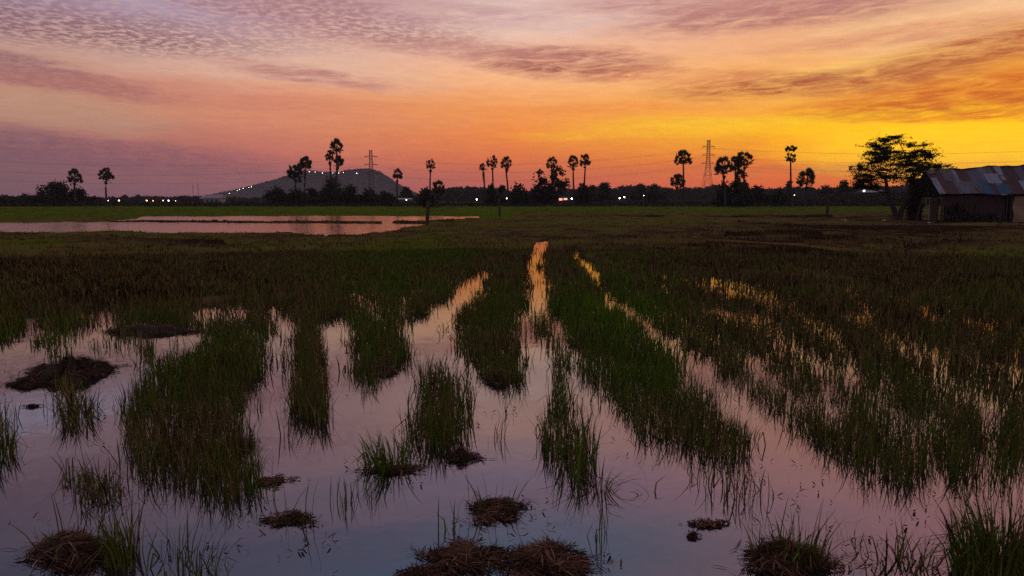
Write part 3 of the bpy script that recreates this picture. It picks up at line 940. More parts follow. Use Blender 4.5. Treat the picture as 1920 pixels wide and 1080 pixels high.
def palm(label, px, top, w, ch, bpx, D, skirt=0, seed=0, tiers=None, dense=1.0, base_y=None):
    """px/top/w/ch of the crown in photo pixels; bpx where the trunk stands"""
    r_ = random.Random(seed * 31 + 5)
    k = D / F
    bx, by, _ = AT(bpx, 385, D)
    ctop = AT(px, top, D)
    t = thing('sugar_palm', (bx, by, 0), label, 'palm', 'sugar palms on the field edge')
    hx = float(ctop[0] - bx); ht = float(ctop[2])
    tiers = tiers or [(0, 0, w, ch)]
    V = []; Fc = []; T = []
    pet = MB()
    hub_low = None
    for (ox, oy, tw, th) in tiers:
        Rx = tw * k / 2; Rz = th * k / 2
        cz = ht - oy * k - Rz
        hub = np.array((hx + ox * k, 0, cz - Rz * .45))
        hub_low = hub[2] if hub_low is None else min(hub_low, hub[2])
        nl = int((25 if tw > 24 else 20) * dense)
        lr = max(Rx, Rz) * .43
        for i in range(nl):
            u = (i + .5) / nl
            elv = math.asin(1 - 1.72 * u) + r_.uniform(-.12, .12)
            a = i * 2.39996 + r_.uniform(-.3, .3)
            d = np.array((math.cos(a) * math.cos(elv), math.sin(a) * math.cos(elv), math.sin(elv)))
            # leaf sits on the crown's outline
            e = np.array((d[0] * (Rx - lr * .55), d[1] * (Rx - lr * .55), d[2] * (Rz - lr * .5)))
            e = np.array((hub[0], 0, cz)) + e * r_.uniform(.76, 1.12)
            ax = e - hub; ax = ax / (np.linalg.norm(ax) + 1e-9)
            upv = np.cross(ax, np.array((r_.uniform(-1, 1), r_.uniform(-1, 1), r_.uniform(-.4, 1)))); upv /= np.linalg.norm(upv) + 1e-9
            v, f = fan(e, ax, upv, lr * r_.uniform(.8, 1.15))
            o = len(V); V += v; Fc += [(q[0] + o, q[1] + o, q[2] + o) for q in f]
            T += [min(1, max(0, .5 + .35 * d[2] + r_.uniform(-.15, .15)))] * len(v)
            pet.tube([hub, hub * .45 + e * .55 + np.array((0, 0, .1)), e], [.05, .035, .03], 4)
        # packed heart of young leaves and leaf bases
        for i in range(14):
            a = i * 2.4; d = np.array((math.cos(a) * .5, math.sin(a) * .5, r_.uniform(-.1, .9)))
            e = hub + d * Rz * .5
            v, f = fan(e, d / np.linalg.norm(d), np.cross(d, (r_.uniform(-1, 1), 1, .3)), lr * .7, 7)
            o = len(V); V += v; Fc += [(q[0] + o, q[1] + o, q[2] + o) for q in f]; T += [.3] * len(v)
    if skirt:
        sk = MB(); Vs = []; Fs = []; Ts = []
        for i in range(int(22)):
            a = i * 2.4; zz = hub_low - r_.uniform(0, skirt * k)
            d = np.array((math.cos(a) * .5, math.sin(a) * .5, -1.0)); d /= np.linalg.norm(d)
            f_ = 1 - (hub_low - zz) / (skirt * k + .01) * .6
            e = np.array((hx * zz / ht, 0, zz)) + d * .35 * f_
            v, f = fan(e, d, np.array((math.cos(a), math.sin(a), .3)), .55 * f_ * k / .12, 6, R(150))
            o = len(Vs); Vs += v; Fs += [(q[0] + o, q[1] + o, q[2] + o) for q in f]; Ts += [.0] * len(v)
        obj('dead_leaf_skirt', npmesh('dead_leaf_skirt', np.array(Vs), np.array(Fs), Ts), PALML, t)
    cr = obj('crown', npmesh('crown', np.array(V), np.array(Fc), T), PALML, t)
    obj('leaf_stalks', pet.mesh('leaf_stalks'), BARK, cr)
    mb = MB()
    pts = []; rad = []
    zt = hub_low + .1
    for i in range(8):
        u = i / 7
        pts.append((hx * (u ** 1.3) + .10 * math.sin(u * 5 + seed), 0, -.3 + (zt + .3) * u))
        rad.append((.26 - .10 * u + .10 * math.exp(-u * 14)) * max(1, D / 190))
    mb.tube(pts, rad, 8)
    obj('trunk', mb.mesh('trunk', True), BARK, t)
    return t

PALMS = [
 ('left one of the two lone palms at the far left, rising from a dark thicket', 139, 317, 27, 31, 140, 172, 6),
 ('right one of the two lone palms at the far left, bare slender trunk', 198, 315, 27, 31, 199, 170, 5),
 ('shorter leaning palm of the pair in front of the hill slope', 553, 305, 29, 38, 556, 178, 8),
 ('taller palm of the pair in front of the hill slope, shaggy crown', 572, 292, 25, 30, 571, 185, 24),
 ('tallest palm of the cluster of three before the hilltop', 630, 259, 26, 34, 631, 176, 0),
 ('left lower palm of the cluster of three before the hilltop', 618, 280, 18, 26, 621, 180, 18),
 ('right lower palm of the cluster of three before the hilltop', 634, 290, 20, 28, 627, 184, 10),
 ('small palm just right of the hill crest', 745, 315, 20, 26, 744, 195, 8),
 ('thin palm standing behind the thick dark post', 807, 299, 21, 22, 807, 190, 8),
 ('squat palm low beside the thick dark post', 821, 337, 27, 34, 819, 156, 14),
 ('ragged palm with hanging dead leaves, left of the middle trio', 905, 305, 16, 18, 911, 190, 24),
 ('middle palm of the trio near the second post', 923, 293, 22, 26, 924, 188, 4),
 ('right palm of the trio near the second post, leaning trunk', 949, 294, 21, 27, 953, 182, 8),
 ('palm growing up through the lacy broad tree at mid frame', 1035, 295, 24, 27, 1036, 184, 8),
 ('left palm of the close pair right of the lacy tree', 1075, 291, 23, 29, 1077, 182, 4),
 ('right palm of the close pair right of the lacy tree', 1097, 288, 23, 28, 1096, 186, 4),
 ('tall palm left of the right-hand pylon', 1281, 280, 33, 36, 1282, 165, 0),
 ('short stocky palm at the foot of the tall one left of the pylon', 1270, 325, 28, 30, 1270, 160, 18),
 ('left palm of the thick grove right of the pylon', 1357, 293, 34, 44, 1360, 158, 8),
 ('right palm of the thick grove right of the pylon', 1397, 284, 33, 36, 1394, 160, 2),
 ('middle palm of the thick grove right of the pylon', 1380, 293, 26, 36, 1381, 166, 16),
 ('lone slim palm with a two-tiered crown', 1483, 273, 23, 13, 1485, 160, 0),
 ('short bushy palm wrapped in old leaves beside the slim two-tiered one', 1513, 316, 35, 40, 1511, 156, 24),
]
for i, (lb, px, top, w, ch, b, D, sk) in enumerate(PALMS):
    tiers = None
    if 'two-tiered' in lb and 'lone' in lb:
        tiers = [(0, 0, 23, 13), (0, 13, 19, 22)]
    palm(lb, px, top, w, ch, b, D, sk, i, tiers, dense=1.25 if 'bushy' in lb or 'stocky' in lb else 1.0)

TREES = [  # label, px, top, width, D, kwargs
 ('wide low thicket tree at the left edge of the frame', 12, 364, 62, 178, dict(trunk=False)),
 ('low rounded tree second from the left edge', 48, 362, 48, 180, dict(trunk=False)),
 ('left shoulder of the dark thicket under the leftmost palm', 84, 347, 42, 176, dict(trunk=False)),
 ('highest crown of the dark thicket left of the leftmost palm', 110, 338, 46, 180, dict(trunk=False)),
 ('right half of the dark thicket just under the leftmost palm', 143, 349, 50, 178, dict(trunk=False)),
 ('small low tree between the two far left palms', 180, 367, 34, 190, dict(trunk=False)),
 ('tiny round tree right of the second palm', 213, 369, 14, 240, {}),
 ('hazy little tree beside the yellow lamp', 234, 365, 16, 420, {}),
 ('hazy broad tree left of the white lamps', 262, 365, 24, 430, {}),
 ('hazy tree left of the two thin masts', 345, 367, 30, 430, {}),
 ('round bush tree left of the palm pair by the hill', 517, 350, 54, 182, {}),
 ('bushy tree at the feet of the palm pair', 560, 351, 54, 180, dict(trunk=False)),
 ('bushy dark tree just right of the palm pair', 588, 352, 34, 186, dict(trunk=False)),
 ('big domed tree under the three-palm cluster', 624, 331, 56, 178, dict(trunk=False)),
 ('tree leaning on the right side of the domed tree', 655, 345, 36, 180, dict(trunk=False)),
 ('low tree before the pylon foot', 690, 352, 46, 186, dict(trunk=False)),
 ('lower scrubby tree right of the pylon foot', 722, 357, 34, 190, dict(trunk=False)),
 ('small dark tree below the palm right of the hill crest', 732, 362, 28, 178, dict(trunk=False)),
 ('hazy tree where the hill meets the plain', 763, 350, 28, 330, {}),
 ('rounded bush behind the thick dark post', 800, 351, 36, 152, dict(trunk=False)),
 ('round dark tree under the middle trio of palms', 921, 346, 24, 185, {}),
 ('open little tree behind the second post', 940, 347, 26, 188, dict(lace=.45)),
 ('long low tree left of the lacy broad tree', 977, 343, 44, 182, dict(trunk=False)),
 ('dense tree filling in below the lacy crown', 1010, 346, 50, 186, dict(trunk=False)),
 ('lacy tree crown on the left below the mid-frame palm', 1014, 317, 38, 184, dict(lace=.42)),
 ('lacy broad tree spreading right below the mid-frame palm', 1046, 312, 50, 184, dict(lace=.44)),
 ('dark round tree under the close pair of palms', 1092, 343, 30, 182, dict(trunk=False)),
 ('hazy clumpy tree right of the close pair of palms', 1133, 342, 40, 260, {}),
 ('hazy tree left of the gap with two white lamps', 1112, 347, 24, 280, {}),
 ('hazy round tree above the two white lamps', 1200, 344, 34, 300, {}),
 ('hazy round tree right of the one above the two white lamps', 1228, 345, 30, 300, {}),
 ('dark low tree left of the short stocky palm', 1222, 359, 24, 200, dict(trunk=False)),
 ('dense undergrowth tree at the foot of the thick grove, left', 1356, 340, 36, 160, dict(trunk=False)),
 ('lacy tree woven between the palms of the thick grove', 1386, 318, 38, 162, dict(lace=.36)),
 ('dense undergrowth tree at the foot of the thick grove, right', 1392, 345, 38, 158, dict(trunk=False)),
 ('spreading small tree right of the thick grove', 1420, 345, 40, 168, dict(lace=.38)),
 ('low dark mound of a tree left of the slim palm', 1458, 351, 46, 178, dict(trunk=False)),
 ('pale hazy tree behind the slim palm', 1481, 339, 22, 300, dict(lace=.4)),
 ('hazy round tree touching the left side of the big thorn tree', 1580, 338, 34, 210, {}),
 ('hazy low tree between the bushy palm and the thorn tree', 1548, 347, 36, 300, {}),
]
for lb, px, top, w, D, kw in TREES:
    bush(lb, px, top, w * (1.15 if kw.get('trunk') is False else 1.05), D, **kw)

# far-off woods: one mass
def far_woods():
    acc = Acc()
    prof = [(-60, 368), (60, 366), (160, 369), (220, 371), (300, 370), (360, 369), (400, 368), (440, 372), (520, 373), (780, 366), (800, 356), (830, 352), (850, 349), (880, 349),
            (905, 350), (960, 356), (1000, 356), (1060, 354), (1110, 350), (1160, 352), (1175, 347), (1240, 350), (1262, 354), (1300, 352), (1340, 348), (1380, 352), (1430, 354),
            (1500, 350), (1550, 350), (1600, 349), (1650, 348), (1700, 347), (1760, 350), (1990, 350)]
    px = np.arange(-60, 1990, 4.0)
    top = np.interp(px, [p[0] for p in prof], [p[1] for p in prof])
    for x_, t_ in zip(px, top):
        D = 480 + 90 * rs.rand()
        t2 = t_ + 4.0 * (fbm(x_ * .05, 3.3, 81, 3) - .5) * 2 + rs.uniform(-1, 1.5)
        p = AT(x_, t2, D)
        h = max(1.5, float(p[2]))
        r_ = rs.uniform(2.2, 4.2)
        nb = [(p[0] + rs.uniform(-2, 2), D, max(h - r_ * .7, .8), r_, r_, r_ * .7), (p[0], D, h * .45, 3.4, 3, h * .45)]
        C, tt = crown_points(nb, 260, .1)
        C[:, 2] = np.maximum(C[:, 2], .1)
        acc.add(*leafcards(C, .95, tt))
        CL = np.stack([p[0] + rs.uniform(-2, 2, 60), D + rs.uniform(0, 4, 60), rs.rand(60) * h * .7], 1)
        acc.add(*leafcards(CL, 1.3, np.full(60, .4)))
    tag(obj('distant_woods', acc.mesh('distant_woods'), LEAF), 'hazy band of far woods along the horizon', 'woods', kind='stuff')
far_woods()
# scrub and tall weeds at the far edge of the fields
def scrub():
    acc = Acc()
    n = 26000
    px = rs.uniform(-80, 2000, n); D = rs.uniform(168, 215, n)
    x = (px - 960) / F * D
    hx_ = .35 + 1.5 * fbm(x * .09, D * .05, 44, 3) ** 1.5
    z = hx_ * rs.rand(n) ** .7
    C = np.stack([x, D, z], 1)
    acc.add(*leafcards(C, .30, np.clip(rs.normal(.35, .2, n), 0, 1)))
    # a rising slope of dry brush behind, right of centre
    n = 22000
    px = rs.uniform(1080, 2000, n); D = rs.uniform(215, 330, n)
    x = (px - 960) / F * D
    z = (.2 + .016 * (D - 215)) * (.6 + .8 * fbm(x * .05, D * .04, 46, 3)) * rs.rand(n) ** .5
    acc.add(*leafcards(np.stack([x, D, z], 1), .42, np.clip(rs.normal(.6, .2, n), 0, 1)))
    n = 16000
    px = rs.uniform(1470, 2000, n); D = rs.uniform(176, 200, n)
    x = (px - 960) / F * D
    z = (1.5 + 2.0 * sst(1480, 1600, px)) * (.75 + .4 * fbm(x * .12, D * .1, 48, 3)) * rs.rand(n) ** .6
    acc.add(*leafcards(np.stack([x, D, z], 1), .32, np.clip(rs.normal(.65, .2, n), 0, 1)))
    tag(obj('field_edge_scrub', acc.mesh('field_edge_scrub'), SCRUB), 'belt of low dark scrub along the far edge of the green fields', 'scrub', kind='stuff')
SCRUB = attr_mat('scrub_leaf', [(0, (.022, .016, .012)), (.5, (.050, .036, .022)), (1, (.085, .060, .038))], .85, .1)
scrub()

# ------------------------------------------------------------------ hill
HILLP = [(412, 374), (425, 371), (445, 362.5), (470, 354), (500, 347), (520, 341), (540, 334), (560, 328), (578, 322.5), (605, 325), (640, 325), (660, 321), (690, 318.5),
         (702, 319.5), (716, 325), (730, 335), (745, 345), (760, 353), (775, 362), (795, 374)]
HD = 2000.0
def build_hill():
    nx, ny = 300, 60
    px = np.linspace(405, 802, nx)
    topy = np.interp(px, [p[0] for p in HILLP], [p[1] for p in HILLP])
    k = np.ones(5) / 5
    topy = np.concatenate([topy[:2], np.convolve(topy, k, 'valid'), topy[-2:]])
    hz = CAMH + (374 - topy) / F * HD
    hz = np.maximum(hz - 1.0, -1.0)
    X_ = (px - 960) / F * HD
    v = np.linspace(-1, 1, ny)
    XX, VV = np.meshgrid(X_, v)
    YY = HD + VV * 260
    prof = (1 - np.abs(VV) ** 1.7)
    ZZ = hz[None, :] * prof + (fbm(XX * .02, YY * .02, 12) - .5) * 16 * prof * (1 - prof) * 3 + (fbm(XX * .09, YY * .09, 13) - .5) * 5 * np.clip(hz[None, :] / 20, 0, 1)
    ZZ = np.where(np.abs(VV) > .98, -2, ZZ)
    V = np.stack([XX, YY, ZZ], -1).reshape(-1, 3)
    i = np.arange(ny - 1)[:, None] * nx; j = np.arange(nx - 1)[None, :]
    Fq = np.stack([i + j, i + j + 1, i + nx + j + 1, i + nx + j], -1).reshape(-1, 4)
    m = simple('hill_forest', (.020, .024, .016), (.045, .045, .028), .05, 1.0, 0)
    tag(obj('hill', npmesh('hill', V, Fq, None, True), m), kind='structure')
    # the forest on it
    n = 15000
    a = rs.uniform(0, 1, n); xi = a * (nx - 1); vi = (rs.beta(2.5, 2.5, n) * (ny - 1))
    ii = np.clip(xi.astype(int), 0, nx - 2); jj = np.clip(vi.astype(int), 0, ny - 2)
    Zs = ZZ[jj, ii]; ok = Zs > 3
    C = np.stack([XX[jj, ii] + rs.uniform(-1, 1, n), YY[jj, ii] + rs.uniform(-4, 4, n), Zs + rs.uniform(0, 2.2, n)], 1)[ok]
    # ridge tufts
    acc = Acc(); acc.add(*leafcards(C, 2.6, np.clip(rs.normal(.5, .45, len(C)), 0, 1)))
    for _ in range(95):
        q = rs.randint(10, nx - 10); jmid = ny // 2
        c = (XX[jmid, q], HD, ZZ[jmid, q] + rs.uniform(0, 2))
        CC, tt = crown_points([(c[0], c[1], c[2], rs.uniform(3, 9), 5, rs.uniform(1.5, 5))], 70, .1)
        acc.add(*leafcards(CC, 1.5, tt))
    tag(obj('hill_woods', acc.mesh('hill_woods'), LEAF), 'trees covering the distant hill', 'woods', kind='stuff')
build_hill()

# ------------------------------------------------------------------ lamps
METAL = simple('weathered_metal', (.05, .045, .045), (.10, .085, .08), 8, .6, 0, .4, .3)
def emis(name, c, s):
    m = bpy.data.materials.new(name); m.use_nodes = True
    t = m.node_tree; t.nodes.clear()
    e = N('ShaderNodeEmission', t); e.inputs[0].default_value = (*c, 1); e.inputs[1].default_value = s
    o = N('ShaderNodeOutputMaterial', t); L(e.outputs[0], o.inputs[0], t)
    return m
E = {'warm': emis('warm_bulb', (1, .62, .28), 12), 'white': emis('white_bulb', (.95, 1, .92), 14), 'orange': emis('orange_bulb', (1, .42, .12), 16),
     'red': emis('red_bulb', (1, .14, .10), 8), 'hill': emis('hill_bulb', (1, .95, .85), 9)}
def ball(c, r, n=8):
    mb = MB(); rings = 5
    pts = [np.array(c) + np.array((0, 0, -r + 2 * r * i / (rings - 1))) for i in range(rings)]
    rad = [max(.02 * r, math.sqrt(max(0, r * r - (-r + 2 * r * i / (rings - 1)) ** 2))) for i in range(rings)]
    mb.tube(pts, rad, n)
    return mb
def lamp(label, px, py, D, r, kind, group, pole=True, ground=None, name='street_lamp', cat='lamp'):
    p = AT(px, py, D)
    gz = 0.0 if ground is None else ground
    if ground == 'self':
        gz = float(p[2]) - 3.0
    t = thing(name, (p[0], p[1], gz), label, cat, group)
    z = float(p[2]) - gz
    r = r * .55
    b = ball((0, 0, z), r); obj('bulb', b.mesh('bulb'), E[kind], t)
    mb = MB(); mb.tube([(0, .25, 0), (0, .25, z + r)], [.07, .05], 6)
    mb.tube([(0, .25, z + r), (0, .1, z + r + .08), (0, 0, z + r + .05)], .04, 5)
    obj('pole', mb.mesh('pole'), METAL, t)
    c = MB(); c.tube([(0, 0, z + r * .9), (0, 0, z + r * 1.25)], [r * 1.2, r * .4], 8)
    obj('shade', c.mesh('shade'), METAL, t)
LG = 'lamps of the village along the horizon'
lamp('yellow lamp nearest the second palm from the left', 203, 376, 300, .26, 'warm', LG)
lamp('bright warm lamp beside the hazy little tree', 223, 376, 300, .42, 'warm', LG)
lamp('warm lamp left of a fainter one, third along from the left', 275, 376, 300, .36, 'warm', LG)
lamp('small orange lamp fourth along from the left', 287, 376.6, 300, .22, 'orange', LG)
lamp('orange-white lamp just left of the bright white one', 306, 376, 300, .30, 'warm', LG)
lamp('bright white lamp among the yellow ones at left', 316, 376, 300, .36, 'white', LG)
lamp('faint orange lamp right of the bright white one at left', 329, 376.6, 300, .22, 'orange', LG)
lamp('lamp at the foot of the hill where it starts on the left', 419, 375, 330, .28, 'warm', LG)
lamp('white lamp under the small palm right of the hill', 762, 374.5, 300, .32, 'white', LG)
lamp('white lamp left of the middle trio of palms', 894, 374, 250, .34, 'white', LG)
lamp('higher white lamp beneath the trio of palms', 915, 372, 250, .25, 'white', LG)
lamp('lower white lamp beneath the trio of palms', 914, 376.5, 250, .22, 'white', LG)
lamp('white lamp right of the trio of palms', 950, 372, 250, .25, 'white', LG)
lamp('brightest white lamp, beside the red lit stall', 1072, 372.5, 250, .44, 'white', LG)
lamp('left white lamp of the pair under the hazy trees', 1162, 371.5, 250, .38, 'white', LG)
lamp('right white lamp of the pair under the hazy trees', 1170.5, 369.5, 250, .32, 'white', LG)
lamp('small white lamp left of the short stocky palm', 1207, 366.5, 250, .20, 'white', LG)
lamp('white lamp at the left foot of the thick grove', 1342, 369.5, 240, .34, 'white', LG)
lamp('faint yellow lamp right of the slim two-tiered palm', 1489.5, 366, 250, .22, 'warm', LG)
lamp('brilliant white lamp behind the left side of the thorn tree', 1620, 358, 190, .36, 'white', LG)
HL = [(419, 369, 'lowest'), (430, 362.5, 'second lowest'), (444.5, 357, 'third'), (449, 355, 'fourth'), (456, 353, 'fifth'), (466.5, 351.5, 'sixth'), (471.5, 350, 'highest')]
for a, b, w_ in HL:
    lamp('white lamp on the lower left slope of the hill, %s of the climbing string' % w_, a, b, 1735, 1.05, 'hill', 'lamps strung up the slope of the hill', ground='self')
for a, b, w_, r_ in [(580, 322, 'leftmost, right of the taller palm', 1.5), (591, 322.5, 'second from the left', 1.3), (604.5, 324.5, 'third from the left', 1.1),
                 (624, 324.5, 'seen between the trunks of the three palms', .9), (635, 324.5, 'just right of the three palms', 1.2), (643.5, 323.5, 'second right of the three palms', .9),
                 (669, 325, 'rightmost, left of the pylon', 1.4)]:
    lamp('white lamp along the top of the hill, %s' % w_, a, b, 1735, r_, 'hill', 'lamps along the top of the hill', ground='self')

# ------------------------------------------------------------------ small far buildings
PLAST = simple('pale_plaster', (.22, .22, .21), (.32, .32, .30), 2, .8)
TIN = simple('old_tin', (.16, .11, .10), (.30, .24, .23), 2, .6, 0, .3)
WOODD = simple('dark_wood', (.035, .024, .018), (.075, .05, .038), 5, .9, .4)
def house(label, px, D, w, h, roofh, name, wallm, roofm, dz=0.0, depth=6, cat='house', win=True, lit=None):
    x, y, _ = AT(px, 380, D)
    t = thing(name, (x, y, dz), label, cat, 'low buildings of the far village')
    b = MB(); b.box((0, 0, h / 2), (w, depth, h)); obj('wall', b.mesh('wall'), wallm, t)
    r_ = MB()
    i = 0
    e = .4
    r_.v = [np.array(v) for v in ((-w / 2 - e, -depth / 2 - e, h), (w / 2 + e, -depth / 2 - e, h), (w / 2 + e, depth / 2 + e, h), (-w / 2 - e, depth / 2 + e, h),
                                   (-w / 2 - e, 0, h + roofh), (w / 2 + e, 0, h + roofh))]
    r_.f = [[0, 1, 5, 4], [2, 3, 4, 5], [0, 4, 3], [1, 2, 5], [0, 3, 2, 1]]
    obj('roof', r_.mesh('roof'), roofm, t)
    if win:
        for k in (-.28, .28):
            m = MB(); m.box((k * w, -depth / 2 - .03, h * .55), (w * .16, .06, h * .35)); obj('window', m.mesh('window'), lit or WOODD, t)
    m = MB(); m.box((0, -depth / 2 - .04, h * .38), (w * .14, .08, h * .76)); obj('door', m.mesh('door'), WOODD, t)
    return t
house('pale pitched-roof house left of the hill foot', 403, 300, 6.5, 2.2, 1.4, 'house', PLAST, TIN)
house('second small roofed house beside it at the hill foot', 392, 330, 5, 2.0, 1.1, 'house', WOODD, TIN)
house('low shed roof beside the lamp under the hill', 758, 305, 5.5, 1.7, .6, 'house', WOODD, PLAST)
house('white house glimpsed behind the thorn tree', 1632, 205, 4.6, 3.6, .6, 'white_house', PLAST, PLAST, depth=5)
house('lower white outbuilding left of the house behind the thorn tree', 1600, 204, 3.6, 2.6, .5, 'white_house', PLAST, TIN, depth=4)
# lit stall
x, y, _ = AT(1055, 380, 250)
t = thing('market_stall', (x, y, 0), 'small roadside stall glowing red and blue beside the brightest lamp', 'stall')
for sx in (-2.2, 2.2):
    for sy in (-1, 1):
        m = MB(); m.tube([(sx, sy, 0), (sx, sy, 2.6)], .06, 6); obj('post', m.mesh('post'), METAL, t)
m = MB(); m.box((0, 0, 2.7), (5, 2.6, .12)); obj('canopy', m.mesh('canopy'), simple('blue_canopy', (.08, .10, .22), (.12, .14, .3), 2), t)
m = MB(); m.box((0, 0, .9), (4, .8, .1)); obj('counter', m.mesh('counter'), WOODD, t)
m = MB(); m.box((-.6, .9, 1.75), (1.1, .12, .7)); obj('lit_sign', m.mesh('lit_sign'), emis('red_sign', (1, .22, .16), 2.6), t)
m = MB(); m.box((1.0, .9, 1.85), (1.2, .12, .6)); obj('lit_panel', m.mesh('lit_panel'), emis('pink_panel', (1, .55, .5), 1.2), t)

# ------------------------------------------------------------------ masts and pylons
for px, tp, lb in ((361, 346, 'left one of two thin radio masts above the far trees'), (370.5, 343, 'right one of two thin radio masts above the far trees')):
    p = AT(px, tp, 700)
    m = MB(); m.tube([(0, 0, 0), (0, 0, float(p[2]))], [.22, .16], 5)
    t = thing('radio_mast', (p[0], p[1], 0), lb, 'mast', 'thin radio masts')
    obj('pole', m.mesh('pole'), METAL, t)
    m = MB()
    for q in (.75, .9): m.box((0, 0, float(p[2]) * q), (1.2, .1, .15))
    obj('antenna', m.mesh('antenna'), METAL, t)

def pylon(label, px, top, D, arms, wt, armw, wb, rz=0.0):
    p = AT(px, top, D); Ht = float(p[2]); k = D / F
    t = thing('power_pylon', (p[0], p[1], 0), label, 'pylon', 'lattice power pylons', rz)
    wt *= k; wb *= k
    waist = float(AT(px, arms[-1], D)[2])
    def hw(z):
        if z < waist: return (wb + (wt * 1.25 - wb) * z / waist) / 2
        return (wt * 1.25 + (wt * .8 - wt * 1.25) * (z - waist) / (Ht - waist)) / 2
    th = .15 * D / 600
    zs_ = [0]
    while zs_[-1] < Ht - 1:
        zs_.append(min(Ht, zs_[-1] + max(2.2, 2.6 * hw(zs_[-1]))))
    for sx, sy in ((-1, -1), (1, -1), (1, 1), (-1, 1)):
        m = MB(); m.tube([(sx * hw(z), sy * hw(z), z) for z in zs_], th, 4); obj('leg', m.mesh('leg'), METAL, t)
    m = MB()
    for a, b in zip(zs_, zs_[1:]):
        ha, hb = hw(a), hw(b)
        for s in (-1, 1):
            m.tube([(-ha, s * ha, a), (hb, s * hb, b)], th * .6, 3); m.tube([(ha, s * ha, a), (-hb, s * hb, b)], th * .6, 3)
            m.tube([(s * ha, -ha, a), (s * hb, hb, b)], th * .6, 3); m.tube([(-hb, s * hb, b), (hb, s * hb, b)], th * .6, 3)
    obj('lattice_bracing', m.mesh('lattice_bracing'), METAL, t)
    m = MB(); m.box((0, 0, Ht), (wt * 1.35, wt * .6, th * 1.5)); m.tube([(-wt * .68, 0, Ht), (-wt * .4, 0, Ht - 2.2)], th * .7, 3); m.tube([(wt * .68, 0, Ht), (wt * .4, 0, Ht - 2.2)], th * .7, 3)
    obj('peak', m.mesh('peak'), METAL, t)
    ends = []
    for ay in arms:
        z = float(AT(px, ay, D)[2]); a = armw * k
        m = MB()
        for s in (-1, 1):
            m.tube([(s * hw(z), 0, z), (s * a, 0, z + .25)], th * 1.5, 4); m.tube([(s * hw(z + 1.3), 0, z + 1.3), (s * a, 0, z + .25)], th * .6, 4)
        c = obj('cross_arm', m.mesh('cross_arm'), METAL, t)
        for s in (-1, 1):
            q = MB(); q.tube([(s * a, 0, z + .2), (s * a, 0, z - .9)], .14, 5); obj('insulator', q.mesh('insulator'), METAL, c)
            ends.append(np.array((p[0] + s * a * math.cos(rz), p[1] + s * a * math.sin(rz), z - .9)))
    return ends
e1 = pylon('lattice pylon in front of the hill', 695, 282, 640, (294, 309, 325), 5.0, 12, 13)
e2 = pylon('lattice pylon in the orange sky at right, between palms', 1329, 263, 520, (275.5, 291, 306.5), 5.0, 11, 22)
def wires(A, B, sag, where):
    w_ = ['top', 'top', 'middle', 'middle', 'lowest', 'lowest']
    for i, (a, b) in enumerate(zip(A, B)):
        pts = []
        for k in range(33):
            u = k / 32
            q = a * (1 - u) + b * u
            pts.append(q + np.array((0, 0, -4 * sag * u * (1 - u))))
        base = pts[0].copy()
        m = MB(); m.tube([q - base for q in pts], .03, 4)
        o = obj('power_line', m.mesh('power_line'), METAL, None, base)
        tag(o, '%s power cable %s, %s side' % (w_[i], where, 'far' if i % 2 else 'near'), 'power line', 'power lines between the pylons')
eL = [AT(-420, y_, 620) + np.array((s * 5, 0, 0)) for y_ in (262, 284, 300) for s in (-1, 1)]
eR = [AT(2450, y_, 480) + np.array((s * 5, 0, 0)) for y_ in (240, 262, 282) for s in (-1, 1)]
wires(eL, e1, 13, 'running left from the hill pylon')
wires(e1, e2, 8, 'between the two pylons')
wires(e2, eR, 9, 'running right from the right-hand pylon')

# ------------------------------------------------------------------ posts in the fields
def post(label, px, bot, top, w, cut=.0, cap=False):
    x, y = G(px, bot, .05)
    D = y
    h = float(AT(px, top, D)[2]) - .05
    r_ = w / F * D / 2
    t = thing('field_post', (x, y, .05), label, 'post', 'old posts in the fields')
    m = MB()
    pts = []; rad = []
    for k in range(9):
        u = k / 8
        pts.append((.04 * math.sin(u * 4 + px), .03 * math.cos(u * 3), -.3 + (h + .3) * u)); rad.append(r_ * (1.12 - .14 * u) * (1 + .05 * math.sin(k * 2.1)))
    m.tube(pts, rad, 10)
    obj('shaft', m.mesh('shaft', True), WOODD, t)
    m = MB(); m.tube([(0.02, 0, h - .06), (.05, 0, h + .09), (.08, .02, h + .11)], [r_ * 1.06, r_ * .8, r_ * .25], 8)
    obj('broken_top', m.mesh('broken_top'), WOODD, t)
    # weeds round its foot
    n = 50
    a = rs.uniform(0, 6.28, n); P = np.stack([np.cos(a) * r_ * 1.8, np.sin(a) * r_ * 1.8, np.full(n, -.02)], 1)
    return t
post('thick dark post at the right end of the pond', 802, 424, 380, 6.5)
post('thinner dark post beyond the pond', 936, 407, 373, 4)
post('squat post alone in the right-hand field', 1550.5, 407.5, 376, 5)

